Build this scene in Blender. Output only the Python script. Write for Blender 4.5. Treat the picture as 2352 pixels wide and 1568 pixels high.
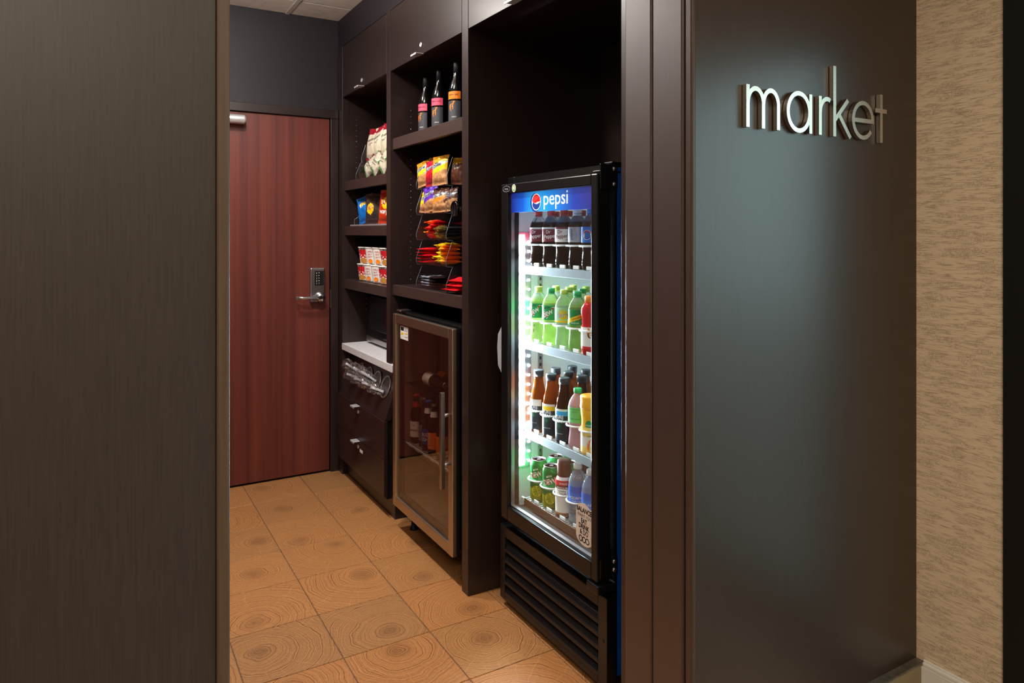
import bpy, bmesh, math, random
from mathutils import Vector, Matrix, noise, Euler
PI = math.pi
random.seed(7)
scene = bpy.context.scene
for o in list(bpy.data.objects): bpy.data.objects.remove(o)
COL = scene.collection

# ------------------------------------------------------------------ camera
FPX, CXP, CYP, CAMZ = 1630.0, 1176.0, 535.0, 1.44
YAW = math.atan(958 / 1630.0)                       # corridor axis lies 30 deg left of the lens axis
cam = bpy.data.cameras.new('camera'); camo = bpy.data.objects.new('camera', cam); COL.objects.link(camo)
cam.sensor_width = 36; cam.lens = 36 * FPX / 2352; cam.shift_y = -(784 - CYP) / 2352
cam.clip_start = .05
camo.location = (0, 0, CAMZ); camo.rotation_euler = (PI / 2, 0, -YAW)
scene.camera = camo
# ------------------------------------------------------------------ sky, exposure
scene.view_settings.view_transform = 'Standard'; scene.view_settings.look = 'None'
scene.view_settings.gamma = 1; scene.view_settings.use_curve_mapping = False
scene.view_settings.exposure = 0.0
w = bpy.data.worlds.new('sky'); scene.world = w; w.use_nodes = True
w.node_tree.nodes['Background'].inputs[0].default_value = (.66, .95, 1.0, 1)
w.node_tree.nodes['Background'].inputs[1].default_value = 4.2
# ------------------------------------------------------------------ large lights (unseen, added as warm fill for the foyer)
def area(name, loc, sx, sy, power, col, rot=(0, 0, 0)):
    l = bpy.data.lights.new(name, 'AREA'); l.shape = 'RECTANGLE'; l.size = sx; l.size_y = sy
    l.energy = power; l.color = col
    o = bpy.data.objects.new(name, l); COL.objects.link(o); o.location = loc; o.rotation_euler = rot
    return o
area('foyer_fill_light', (-.6, -1.0, 2.70), 1.15, 1.15, 80, (1, .86, .68))
area('foyer_fill_light', (.9, .15, 2.70), .55, 1.15, 16, (1, .86, .68))
def spot(name, loc, power, col, size, blend, rad):
    l = bpy.data.lights.new(name, 'SPOT'); l.energy = power; l.color = col; l.spot_size = size; l.spot_blend = blend
    l.shadow_soft_size = rad
    o = bpy.data.objects.new(name, l); COL.objects.link(o); o.location = loc
    return o
DOWNLIGHTS = [(.55, 2.58), (.55, 3.30)]
for (x, y), p in zip(DOWNLIGHTS, (112, 88)):
    spot('downlight_lamp', (x, y, 2.69), p, (1, .96, .93), math.radians(150), .8, .05)
    l = bpy.data.lights.new('ceiling_fill_lamp', 'POINT'); l.energy = 17; l.color = (1, .95, .9); l.shadow_soft_size = .05  # extra point lamp added below each downlight to brighten the ceiling
    o = bpy.data.objects.new('ceiling_fill_lamp', l); COL.objects.link(o); o.location = (x, y, 2.60)

# ------------------------------------------------------------------ materials
def lin(c):
    return tuple(((v / 255 / 12.92) if v / 255 <= .04045 else ((v / 255 + .055) / 1.055) ** 2.4) for v in c)
MATS = {}
def N(nt, t, **kw):
    n = nt.nodes.new(t)
    for k, v in kw.items(): setattr(n, k, v)
    return n
def mat(name, rgb, rough=.5, metal=0, trans=0, ior=1.45, var=.08, scale=(20, 20, 20), emit=None, estr=0, bump=0, bscale=200, spec=.5, coat=0, sss=0, raw=False):
    if name in MATS: return MATS[name]
    m = bpy.data.materials.new(name); m.use_nodes = True; nt = m.node_tree; b = nt.nodes['Principled BSDF']
    c = rgb if raw else lin(rgb)
    tc = N(nt, 'ShaderNodeTexCoord'); mp = N(nt, 'ShaderNodeMapping'); mp.inputs['Scale'].default_value = scale
    nz = N(nt, 'ShaderNodeTexNoise'); nz.inputs['Scale'].default_value = 1; nz.inputs['Detail'].default_value = 4
    nt.links.new(tc.outputs['Object'], mp.inputs[0]); nt.links.new(mp.outputs[0], nz.inputs[0])
    cr = N(nt, 'ShaderNodeValToRGB'); cr.color_ramp.elements[0].position = .3; cr.color_ramp.elements[1].position = .7
    cr.color_ramp.elements[0].color = tuple(v * (1 - var) for v in c) + (1,)
    cr.color_ramp.elements[1].color = tuple(min(1, v * (1 + var)) for v in c) + (1,)
    nt.links.new(nz.outputs[0], cr.inputs[0]); nt.links.new(cr.outputs[0], b.inputs['Base Color'])
    b.inputs['Roughness'].default_value = rough; b.inputs['Metallic'].default_value = metal
    b.inputs['Transmission Weight'].default_value = trans; b.inputs['IOR'].default_value = ior
    b.inputs['Specular IOR Level'].default_value = spec; b.inputs['Coat Weight'].default_value = coat
    if sss:
        b.inputs['Subsurface Weight'].default_value = sss; b.inputs['Subsurface Radius'].default_value = (.02, .02, .02)
    if emit:
        b.inputs['Emission Color'].default_value = lin(emit) + (1,); b.inputs['Emission Strength'].default_value = estr
    if bump:
        n2 = N(nt, 'ShaderNodeTexNoise'); n2.inputs['Scale'].default_value = bscale; n2.inputs['Detail'].default_value = 3
        bp = N(nt, 'ShaderNodeBump'); bp.inputs['Strength'].default_value = bump; bp.inputs['Distance'].default_value = .002
        nt.links.new(tc.outputs['Object'], n2.inputs[0]); nt.links.new(n2.outputs[0], bp.inputs['Height'])
        nt.links.new(bp.outputs[0], b.inputs['Normal'])
    MATS[name] = m
    return m
def clear(name, tint=(1, 1, 1), ior=1.45, rough=.02, gain=1.0, gcol=(1, 1, 1)):
    """thin clear sheet: passes light, mirrors a little by Fresnel"""
    if name in MATS: return MATS[name]
    m = bpy.data.materials.new(name); m.use_nodes = True; nt = m.node_tree; nt.nodes.clear()
    out = N(nt, 'ShaderNodeOutputMaterial'); tr = N(nt, 'ShaderNodeBsdfTransparent'); gl = N(nt, 'ShaderNodeBsdfGlossy')
    tr.inputs[0].default_value = tint + (1,); gl.inputs['Roughness'].default_value = rough; gl.inputs[0].default_value = gcol + (1,)
    fr = N(nt, 'ShaderNodeFresnel'); ge = N(nt, 'ShaderNodeNewGeometry')      # both faces of the sheet mirror alike
    mr = N(nt, 'ShaderNodeMapRange'); mr.inputs['To Min'].default_value = ior; mr.inputs['To Max'].default_value = 1 / ior
    nt.links.new(ge.outputs['Backfacing'], mr.inputs[0]); nt.links.new(mr.outputs[0], fr.inputs[0])
    mu = N(nt, 'ShaderNodeMath', operation='MULTIPLY'); mu.inputs[1].default_value = gain; mu.use_clamp = True
    mx = N(nt, 'ShaderNodeMixShader')
    nt.links.new(fr.outputs[0], mu.inputs[0]); nt.links.new(mu.outputs[0], mx.inputs[0])
    nt.links.new(tr.outputs[0], mx.inputs[1]); nt.links.new(gl.outputs[0], mx.inputs[2]); nt.links.new(mx.outputs[0], out.inputs[0])
    MATS[name] = m
    return m
def floor_tile_mat():
    m = bpy.data.materials.new('wood_end_grain_tile'); m.use_nodes = True; nt = m.node_tree; L = nt.links.new; b = nt.nodes['Principled BSDF']
    tc = N(nt, 'ShaderNodeTexCoord'); oi = N(nt, 'ShaderNodeObjectInfo')
    wn = N(nt, 'ShaderNodeTexWhiteNoise', noise_dimensions='1D'); L(oi.outputs['Random'], wn.inputs['W'])
    sub = N(nt, 'ShaderNodeVectorMath', operation='SUBTRACT'); sub.inputs[1].default_value = (.5, .5, .5); L(wn.outputs['Color'], sub.inputs[0])
    sc = N(nt, 'ShaderNodeVectorMath', operation='MULTIPLY'); sc.inputs[1].default_value = (.22, .22, 0); L(sub.outputs[0], sc.inputs[0])
    p = N(nt, 'ShaderNodeVectorMath', operation='ADD'); L(tc.outputs['Object'], p.inputs[0]); L(sc.outputs[0], p.inputs[1])
    # slow warp so the rings wobble
    off = N(nt, 'ShaderNodeVectorMath', operation='SCALE'); off.inputs['Scale'].default_value = 30; L(wn.outputs['Color'], off.inputs[0])
    q = N(nt, 'ShaderNodeVectorMath', operation='ADD'); L(tc.outputs['Object'], q.inputs[0]); L(off.outputs[0], q.inputs[1])
    nw = N(nt, 'ShaderNodeTexNoise'); nw.inputs['Scale'].default_value = 9; nw.inputs['Detail'].default_value = 2; L(q.outputs[0], nw.inputs[0])
    wv = N(nt, 'ShaderNodeVectorMath', operation='SUBTRACT'); wv.inputs[1].default_value = (.5, .5, .5); L(nw.outputs['Color'], wv.inputs[0])
    ws = N(nt, 'ShaderNodeVectorMath', operation='MULTIPLY'); ws.inputs[1].default_value = (.055, .055, 0); L(wv.outputs[0], ws.inputs[0])
    p2 = N(nt, 'ShaderNodeVectorMath', operation='ADD'); L(p.outputs[0], p2.inputs[0]); L(ws.outputs[0], p2.inputs[1])
    ln = N(nt, 'ShaderNodeVectorMath', operation='LENGTH'); L(p2.outputs[0], ln.inputs[0])
    rn = N(nt, 'ShaderNodeTexNoise', noise_dimensions='1D'); rn.inputs['Scale'].default_value = 1; rn.inputs['Detail'].default_value = 6
    rn.inputs['Roughness'].default_value = .62
    rm = N(nt, 'ShaderNodeMath', operation='MULTIPLY'); rm.inputs[1].default_value = 210; L(ln.outputs['Value'], rm.inputs[0])
    ra = N(nt, 'ShaderNodeMath', operation='MULTIPLY_ADD'); ra.inputs[1].default_value = 91; L(oi.outputs['Random'], ra.inputs[0]); L(rm.outputs[0], ra.inputs[2])
    L(ra.outputs[0], rn.inputs['W'])
    # radial checks
    sx = N(nt, 'ShaderNodeSeparateXYZ'); L(p2.outputs[0], sx.inputs[0])
    at = N(nt, 'ShaderNodeMath', operation='ARCTAN2'); L(sx.outputs[1], at.inputs[0]); L(sx.outputs[0], at.inputs[1])
    am = N(nt, 'ShaderNodeMath', operation='MULTIPLY'); am.inputs[1].default_value = 24; L(at.outputs[0], am.inputs[0])
    an = N(nt, 'ShaderNodeTexNoise', noise_dimensions='1D'); an.inputs['Scale'].default_value = 1; an.inputs['Detail'].default_value = 3; L(am.outputs[0], an.inputs['W'])
    ar = N(nt, 'ShaderNodeValToRGB'); ar.color_ramp.elements[0].position = .62; ar.color_ramp.elements[1].position = .74
    L(an.outputs[0], ar.inputs[0])
    fn = N(nt, 'ShaderNodeTexNoise'); fn.inputs['Scale'].default_value = 120; fn.inputs['Detail'].default_value = 3; L(q.outputs[0], fn.inputs[0])
    cr = N(nt, 'ShaderNodeValToRGB'); e = cr.color_ramp.elements
    e[0].position = .33; e[0].color = lin((122, 80, 46)) + (1,); e[1].position = .64; e[1].color = lin((182, 132, 84)) + (1,)
    x = e.new(.47); x.color = lin((166, 116, 70)) + (1,)
    L(rn.outputs[0], cr.inputs[0])
    # dark heart
    hr = N(nt, 'ShaderNodeMapRange'); hr.inputs['From Min'].default_value = .0; hr.inputs['From Max'].default_value = .06
    hr.inputs['To Min'].default_value = .5; hr.inputs['To Max'].default_value = 0; L(ln.outputs['Value'], hr.inputs[0])
    m1 = N(nt, 'ShaderNodeMix', data_type='RGBA'); L(hr.outputs[0], m1.inputs[0]); L(cr.outputs[0], m1.inputs[6]); m1.inputs[7].default_value = lin((92, 58, 34)) + (1,)
    m2 = N(nt, 'ShaderNodeMix', data_type='RGBA'); mm = N(nt, 'ShaderNodeMath', operation='MULTIPLY'); mm.inputs[1].default_value = .22
    L(ar.outputs[0], mm.inputs[0]); L(mm.outputs[0], m2.inputs[0]); L(m1.outputs[2], m2.inputs[6]); m2.inputs[7].default_value = lin((214, 164, 108)) + (1,)
    # per-tile tint
    tr = N(nt, 'ShaderNodeValToRGB'); t = tr.color_ramp.elements; tr.color_ramp.interpolation = 'CONSTANT'
    t[0].position = 0; t[0].color = (1, .94, .88, 1); t[1].position = .3; t[1].color = (.93, .90, .86, 1)
    y = t.new(.5); y.color = (1.0, .90, .80, 1); y = t.new(.72); y.color = (.97, .92, .86, 1); y = t.new(.9); y.color = (.86, .86, .86, 1)
    wn2 = N(nt, 'ShaderNodeTexWhiteNoise', noise_dimensions='1D'); ad = N(nt, 'ShaderNodeMath', operation='ADD'); ad.inputs[1].default_value = 3.7
    L(oi.outputs['Random'], ad.inputs[0]); L(ad.outputs[0], wn2.inputs['W']); L(wn2.outputs['Value'], tr.inputs[0])
    m3 = N(nt, 'ShaderNodeMix', data_type='RGBA', blend_type='MULTIPLY'); m3.inputs[0].default_value = 1; L(m2.outputs[2], m3.inputs[6]); L(tr.outputs[0], m3.inputs[7])
    m4 = N(nt, 'ShaderNodeMix', data_type='RGBA', blend_type='OVERLAY'); m4.inputs[0].default_value = .25; L(m3.outputs[2], m4.inputs[6]); L(fn.outputs[0], m4.inputs[7])
    L(m4.outputs[2], b.inputs['Base Color'])
    b.inputs['Roughness'].default_value = .48; b.inputs['Specular IOR Level'].default_value = .4
    return m
def wallpaper_mat():
    m = bpy.data.materials.new('beige_scratch_wallpaper'); m.use_nodes = True; nt = m.node_tree; L = nt.links.new; b = nt.nodes['Principled BSDF']
    tc = N(nt, 'ShaderNodeTexCoord')
    def streak(scale, lo, hi, sd):
        mp = N(nt, 'ShaderNodeMapping'); mp.inputs['Scale'].default_value = scale; mp.inputs['Location'].default_value = (0, sd, sd * 2); L(tc.outputs['Object'], mp.inputs[0])
        n = N(nt, 'ShaderNodeTexNoise'); n.inputs['Scale'].default_value = 1; n.inputs['Detail'].default_value = 1; L(mp.outputs[0], n.inputs[0])
        r = N(nt, 'ShaderNodeValToRGB'); r.color_ramp.elements[0].position = lo; r.color_ramp.elements[1].position = hi; L(n.outputs[0], r.inputs[0])
        return r.outputs[0]
    a = streak((1, 22, 520), .60, .63, 3.1); c = streak((1, 900, 110), .57, .60, 8.7); d = streak((1, 14, 70), .46, .56, 1.3); h = streak((1, 70, 900), .55, .59, 5.9)
    def mul(p, q):
        x = N(nt, 'ShaderNodeMath', operation='MULTIPLY'); L(p, x.inputs[0]); L(q, x.inputs[1]); return x.outputs[0]
    def mx(p, q):
        x = N(nt, 'ShaderNodeMath', operation='MAXIMUM'); L(p, x.inputs[0]); L(q, x.inputs[1]); return x.outputs[0]
    ink = mx(mx(mul(c, d), mul(h, d)), a)
    k = N(nt, 'ShaderNodeMath', operation='MULTIPLY'); k.inputs[1].default_value = .58; L(ink, k.inputs[0])
    mix = N(nt, 'ShaderNodeMix', data_type='RGBA'); L(k.outputs[0], mix.inputs[0])
    mix.inputs[6].default_value = lin((224, 204, 176)) + (1,); mix.inputs[7].default_value = lin((140, 112, 88)) + (1,)
    L(mix.outputs[2], b.inputs['Base Color']); b.inputs['Roughness'].default_value = .75
    bp = N(nt, 'ShaderNodeBump'); bp.inputs['Strength'].default_value = .3; bp.inputs['Distance'].default_value = .001; bp.invert = True
    L(ink, bp.inputs['Height']); L(bp.outputs[0], b.inputs['Normal'])
    return m
def wood_mat(name, dark, light, scale, rough, spec=.5, contrast=(.3, .7), bump=.05):
    m = bpy.data.materials.new(name); m.use_nodes = True; nt = m.node_tree; L = nt.links.new; b = nt.nodes['Principled BSDF']
    tc = N(nt, 'ShaderNodeTexCoord'); mp = N(nt, 'ShaderNodeMapping'); mp.inputs['Scale'].default_value = scale; L(tc.outputs['Object'], mp.inputs[0])
    n = N(nt, 'ShaderNodeTexNoise'); n.inputs['Scale'].default_value = 1; n.inputs['Detail'].default_value = 5; n.inputs['Roughness'].default_value = .6; L(mp.outputs[0], n.inputs[0])
    cr = N(nt, 'ShaderNodeValToRGB'); cr.color_ramp.elements[0].position = contrast[0]; cr.color_ramp.elements[1].position = contrast[1]
    cr.color_ramp.elements[0].color = lin(dark) + (1,); cr.color_ramp.elements[1].color = lin(light) + (1,)
    L(n.outputs[0], cr.inputs[0]); L(cr.outputs[0], b.inputs['Base Color'])
    b.inputs['Roughness'].default_value = rough; b.inputs['Specular IOR Level'].default_value = spec
    if bump:
        bp = N(nt, 'ShaderNodeBump'); bp.inputs['Strength'].default_value = bump; bp.inputs['Distance'].default_value = .001
        L(n.outputs[0], bp.inputs['Height']); L(bp.outputs[0], b.inputs['Normal'])
    return m
LAM = wood_mat('dark_espresso_laminate', (37, 26, 25), (46, 33, 31), (150, 150, 4), .34)
LAMH = wood_mat('dark_espresso_laminate_edge', (52, 38, 35), (64, 47, 43), (8, 8, 160), .4)
DOORW = wood_mat('red_mahogany_veneer', (84, 35, 29), (116, 53, 42), (26, 26, .35), .42, contrast=(.32, .68), bump=.02)
PANELB = wood_mat('brown_linen_laminate', (46, 38, 34), (58, 49, 44), (420, 420, 14), .45, bump=.04)
MARKETB = wood_mat('satin_brown_wall_laminate', (50, 38, 31), (58, 45, 37), (260, 260, 9), .33, spec=.55, bump=.05)
TILE = floor_tile_mat(); PAPER = wallpaper_mat()
GROUT = mat('grey_brown_grout', (112, 92, 78), .9)
CEILW = mat('white_ceiling_tile', (226, 220, 212), .95, bump=.4, bscale=300)
WALLP = mat('plum_black_wall_paint', (34, 28, 34), .55, bump=.1, bscale=60)
JAMB = wood_mat('reddish_brown_jamb_laminate', (54, 36, 31), (64, 45, 39), (300, 300, 8), .45, spec=.9, bump=.08)
JEDGE = wood_mat('brown_corner_edge', (62, 46, 38), (72, 54, 45), (200, 200, 6), .45)
EDGE = wood_mat('light_brown_edge_strip', (74, 55, 40), (88, 67, 50), (200, 200, 6), .5)
BLACK = mat('satin_black_metal', (12, 12, 14), .3, spec=.5, var=.04)
BLACKM = mat('matt_black_plastic', (11, 11, 13), .5, var=.04)
STEEL = mat('brushed_steel', (186, 180, 172), .32, 1, scale=(4, 4, 400), var=.06)
STEELW = mat('satin_aluminium_frame', (190, 176, 158), .36, 1, scale=(300, 4, 4), var=.05)
TABM = mat('satin_aluminium_tab', (206, 206, 210), .42, .45, var=.03)
CHROME = mat('satin_chrome', (196, 194, 196), .28, 1, var=.03)
LETTER = mat('brushed_letter_metal', (198, 190, 176), .33, 1, scale=(30, 30, 300), var=.06)
WHITE = mat('white_paint', (228, 226, 220), .5, var=.02)
WPLA = mat('white_plastic', (236, 240, 240), .35, var=.02)
LINER = mat('white_cooler_liner', (226, 234, 234), .4, var=.03)
GLASS = clear('clear_door_glass', (.97, .99, .985), 1.5, .01, 1.0)
TGLASS = clear('tinted_door_glass', (.74, .68, .64), 1.5, .015, 1.2)
ACRYL = clear('clear_acrylic', (.96, .97, .98), 1.5, .03, .55)
WRAP = clear('clear_plastic_wrap', (.92, .93, .95), 1.9, .12, 1.6)
RED = mat('red_print', (196, 32, 38), .4); MAROON = mat('maroon_print', (112, 22, 42), .4)
YEL = mat('yellow_print', (250, 206, 20), .4); ORA = mat('orange_print', (244, 130, 30), .4)
BLU = mat('blue_print', (20, 110, 205), .4); NAVY = mat('navy_print', (12, 44, 120), .4); LBLU = mat('light_blue_print', (50, 150, 220), .4)
GRN = mat('green_print', (20, 140, 70), .4); LGRN = mat('light_green_print', (130, 200, 90), .4)
PWHT = mat('white_print', (240, 238, 232), .4); PBLK = mat('black_print', (24, 22, 24), .45); GREY = mat('silver_print', (178, 186, 196), .35, .3)

# ------------------------------------------------------------------ mesh builder
class MB:
    def __init__(s): s.v = []; s.f = []; s.m = []; s.sm = []
    def add(s, v, f, mi=0, smooth=False):
        b = len(s.v); s.v += [tuple(p) for p in v]
        for q in f: s.f.append(tuple(i + b for i in q)); s.m.append(mi); s.sm.append(smooth)
        return s
    def box(s, x0, x1, y0, y1, z0, z1, mi=0, c=0):
        if x0 > x1: x0, x1 = x1, x0
        if y0 > y1: y0, y1 = y1, y0
        if z0 > z1: z0, z1 = z1, z0
        if c <= 0:
            v = [(x, y, z) for z in (z0, z1) for y in (y0, y1) for x in (x0, x1)]
            return s.add(v, [(0, 2, 3, 1), (4, 5, 7, 6), (0, 1, 5, 4), (2, 6, 7, 3), (0, 4, 6, 2), (1, 3, 7, 5)], mi)
        c = min(c, (x1 - x0) * .45, (y1 - y0) * .45, (z1 - z0) * .45)
        bm = bmesh.new(); bmesh.ops.create_cube(bm, size=1)
        for q in bm.verts: q.co = Vector(((x0 + x1) / 2 + q.co.x * (x1 - x0), (y0 + y1) / 2 + q.co.y * (y1 - y0), (z0 + z1) / 2 + q.co.z * (z1 - z0)))
        bmesh.ops.bevel(bm, geom=bm.edges[:], offset=c, segments=2, profile=.5, affect='EDGES')
        bm.verts.index_update()
        s.add([q.co.copy() for q in bm.verts], [tuple(q.index for q in f.verts) for f in bm.faces], mi); bm.free()
        return s
    def lathe(s, prof, seg=28, cx=0, cy=0, cz=0, mi=0, a0=0, a1=2 * PI, mfun=None, capb=True, capt=True, smooth=True):
        full = abs(a1 - a0 - 2 * PI) < 1e-6; n = seg if full else seg + 1
        v = []; f = []
        for r, z in prof:
            for i in range(n):
                a = a0 + (a1 - a0) * i / seg; v.append((cx + r * math.cos(a), cy + r * math.sin(a), cz + z))
        b0 = len(s.v); s.v += v
        for j in range(len(prof) - 1):
            for i in range(seg):
                k = (i + 1) % n if full else i + 1
                s.f.append((b0 + j * n + i, b0 + j * n + k, b0 + (j + 1) * n + k, b0 + (j + 1) * n + i))
                s.m.append(mfun(a0 + (a1 - a0) * (i + .5) / seg, (prof[j][1] + prof[j + 1][1]) / 2) if mfun else mi); s.sm.append(smooth)
        if full and capb and prof[0][0] > 1e-5: s.f.append(tuple(b0 + i for i in reversed(range(n)))); s.m.append(mi); s.sm.append(False)
        if full and capt and prof[-1][0] > 1e-5: s.f.append(tuple(b0 + (len(prof) - 1) * n + i for i in range(n))); s.m.append(mi); s.sm.append(False)
        return s
    def tube(s, pts, r, seg=8, mi=0, closed=False):
        pts = [Vector(p) for p in pts]; n = len(pts); b0 = len(s.v); up = None
        for i, p in enumerate(pts):
            t = (pts[(i + 1) % n] - pts[i - 1]) if closed else (pts[min(i + 1, n - 1)] - pts[max(i - 1, 0)])
            t.normalize()
            if up is None: up = t.orthogonal()
            else: up = (up - t * up.dot(t)).normalized()
            sd = t.cross(up)
            for k in range(seg):
                a = 2 * PI * k / seg; s.v.append(tuple(p + (up * math.cos(a) + sd * math.sin(a)) * r))
        for i in range(n if closed else n - 1):
            for k in range(seg):
                j = (i + 1) % n; s.f.append((b0 + i * seg + k, b0 + i * seg + (k + 1) % seg, b0 + j * seg + (k + 1) % seg, b0 + j * seg + k)); s.m.append(mi); s.sm.append(True)
        if not closed:
            s.f.append(tuple(b0 + k for k in reversed(range(seg)))); s.m.append(mi); s.sm.append(False)
            s.f.append(tuple(b0 + (n - 1) * seg + k for k in range(seg))); s.m.append(mi); s.sm.append(False)
        return s
    def prism(s, poly, fn, t0, t1, mi=0):
        """polygon of 2-D points swept from t0 to t1; fn(a,b,t)->xyz"""
        n = len(poly); v = [fn(a, b, t0) for a, b in poly] + [fn(a, b, t1) for a, b in poly]
        f = [tuple(range(n)), tuple(reversed(range(n, 2 * n)))] + [(i, i + n, (i + 1) % n + n, (i + 1) % n) for i in range(n)]
        return s.add(v, f, mi)
    def strip(s, pts, wd, fn, t0, t1, mi=0, closed=False):
        """2-D centre line of width wd, as a solid between depths t0 and t1"""
        n = len(pts); Lp = []; Rp = []
        for i, (a, b) in enumerate(pts):
            p0 = pts[i - 1] if (i > 0 or closed) else pts[i]; p1 = pts[(i + 1) % n] if (i < n - 1 or closed) else pts[i]
            dx, dy = p1[0] - p0[0], p1[1] - p0[1]; l = math.hypot(dx, dy) or 1
            nx, ny = -dy / l * wd / 2, dx / l * wd / 2
            Lp.append((a + nx, b + ny)); Rp.append((a - nx, b - ny))
        v = []
        for t in (t0, t1):
            v += [fn(a, b, t) for a, b in Lp] + [fn(a, b, t) for a, b in Rp]
        f = []
        for i in range(n if closed else n - 1):
            j = (i + 1) % n
            f += [(i, j, n + j, n + i), (2 * n + i, 3 * n + i, 3 * n + j, 2 * n + j), (i, 2 * n + i, 2 * n + j, j), (n + i, n + j, 3 * n + j, 3 * n + i)]
        if not closed: f += [(0, n, 3 * n, 2 * n), (n - 1, 3 * n - 1, 4 * n - 1, 2 * n - 1)]
        return s.add(v, f, mi)
    def grid(s, fn, nu, nv, mfun=None, mi=0, smooth=True):
        b0 = len(s.v)
        for j in range(nv + 1):
            for i in range(nu + 1): s.v.append(tuple(fn(i / nu, j / nv)))
        for j in range(nv):
            for i in range(nu):
                a = b0 + j * (nu + 1) + i; s.f.append((a, a + 1, a + nu + 2, a + nu + 1)); s.m.append(mfun((i + .5) / nu, (j + .5) / nv) if mfun else mi); s.sm.append(smooth)
        return s
    def build(s, name, mats, parent=None, loc=None, fix=True, origin=None):
        if not isinstance(mats, (list, tuple)): mats = [mats]
        me = bpy.data.meshes.new(name)
        off = Vector((0, 0, 0))
        if origin is not None: off = Vector(origin)
        elif parent is not None: off = Vector(parent.get('_o', (0, 0, 0)))
        me.from_pydata([tuple(Vector(p) - off) for p in s.v], [], s.f)
        for m in mats: me.materials.append(m)
        for p, mi, sm in zip(me.polygons, s.m, s.sm): p.material_index = mi; p.use_smooth = sm
        if fix:
            bm = bmesh.new(); bm.from_mesh(me); bmesh.ops.recalc_face_normals(bm, faces=bm.faces); bm.to_mesh(me); bm.free()
        me.update()
        o = bpy.data.objects.new(name, me); COL.objects.link(o)
        if parent is not None: o.parent = parent; o['_o'] = tuple(off)
        else:
            o.location = off if loc is None else loc; o['_o'] = tuple(off)
        return o
def thing(name, label, cat, loc, group=None, rz=0, rot=None, local=False):
    """an Empty at the thing's base; parts are given in world coordinates (local=True: in the thing's own)"""
    o = bpy.data.objects.new(name, None); COL.objects.link(o); o.location = loc; o.empty_display_size = .02
    o.rotation_euler = rot if rot else (0, 0, rz); o['_o'] = (0, 0, 0) if local else tuple(loc)
    return tag(o, label, cat, group)
def tag(o, label, cat, group=None):
    o['label'] = label; o['category'] = cat
    if group: o['group'] = group
    return o
def struct(o):
    o['kind'] = 'structure'; return o
def kids(o): return [c for c in ALLKIDS.get(o.name, [])]
def copy_tree(o, parent=None):
    c = o.copy(); COL.objects.link(c)
    if parent is not None: c.parent = parent; c.matrix_parent_inverse = o.matrix_parent_inverse.copy()
    for ch in [x for x in bpy.data.objects if x.parent == o]: copy_tree(ch, c)
    return c

# ------------------------------------------------------------------ text
_T = {}
def text2d(s, size=1, bold=0.0, sx=1.0, shear=0):
    k = (s, bold, shear)
    if k not in _T:
        cu = bpy.data.curves.new('t', 'FONT'); cu.body = s; cu.size = 1; cu.resolution_u = 3; cu.offset = bold; cu.shear = shear
        o = bpy.data.objects.new('t', cu); COL.objects.link(o)
        dg = bpy.context.evaluated_depsgraph_get(); me = bpy.data.meshes.new_from_object(o.evaluated_get(dg))
        v = [(p.co.x, p.co.y) for p in me.vertices]; f = [tuple(p.vertices) for p in me.polygons]
        bpy.data.objects.remove(o); bpy.data.curves.remove(cu); bpy.data.meshes.remove(me)
        x0 = min(p[0] for p in v); x1 = max(p[0] for p in v)
        _T[k] = ([(p[0] - (x0 + x1) / 2, p[1]) for p in v], f, x1 - x0)
    v, f, wd = _T[k]
    return [(a * size * sx, b * size) for a, b in v], f
def lettering(parent, s, size, fn, m, bold=.012, sx=1.0, rot=0, shear=0, name='lettering'):
    v, f = text2d(s, size, bold, sx, shear)
    c, n = math.cos(rot), math.sin(rot)
    return MB().add([fn(a * c - b * n, a * n + b * c) for a, b in v], f).build(name, m, parent, fix=False)
def on_x(X, Y, Z): return lambda a, b: (X, Y - a, Z + b)        # plane that faces -X
def on_y(X, Y, Z): return lambda a, b: (X + a, Y, Z + b)        # plane that faces -Y
def on_cyl(R, Z, ang=0): return lambda a, b: (R * math.cos(PI + ang + a / R), R * math.sin(PI + ang + a / R), Z + b)

# ================================================================== THE SETTING
XL, XR, YE, ZC = .0915, 1.95, 4.27, 2.73       # pantry left wall, wall behind the cabinets, end wall, ceiling
YM, XM0, XM1 = 1.287, 1.272, 2.24              # front wall plane with the sign, its two ends
FX0, FY0 = -2.6, -3.0                          # foyer extents
floor = struct(MB().box(FX0, 2.5, FY0, YE + .2, -.12, -.004).build('floor', GROUT))
def tile_mesh():
    h = .1571; bm = bmesh.new(); bmesh.ops.create_cube(bm, size=1)
    for q in bm.verts: q.co = Vector((q.co.x * 2 * h, q.co.y * 2 * h, -.006 + q.co.z * .012))
    bmesh.ops.bevel(bm, geom=[e for e in bm.edges if all(v.co.z > -.002 for v in e.verts)], offset=.0012, segments=1, affect='EDGES')
    me = bpy.data.meshes.new('floor_tile'); bm.to_mesh(me); bm.free(); me.materials.append(TILE); return me
TM = tile_mesh()
for j in range(11):
    for i in range(-1, 6):
        x, y = XL + (i + .5) * .3175, 1.0925 - .3175 + (j + .5) * .3175
        o = bpy.data.objects.new('floor_tile', TM); COL.objects.link(o); o.parent = floor; o.location = (x, y, 0)
        o.rotation_euler = (0, 0, random.randrange(4) * PI / 2)
ceil = struct(MB().box(FX0, 2.5, FY0, YE + .2, ZC + .012, ZC + .12).build('ceiling', CEILW))
cxl, cyl_ = [-.245, .365, .975, 1.585], [1.57, 2.18, 2.79, 3.40, 4.01, 4.62]
for a, b in zip(cxl[:-1], cxl[1:]):
    for c, d in zip(cyl_[:-1], cyl_[1:]):
        MB().box(a + .008, b - .008, c + .004, min(d, YE) - .004, ZC, ZC + .011, c=.002).build('ceiling_tile', CEILW, ceil)
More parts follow.
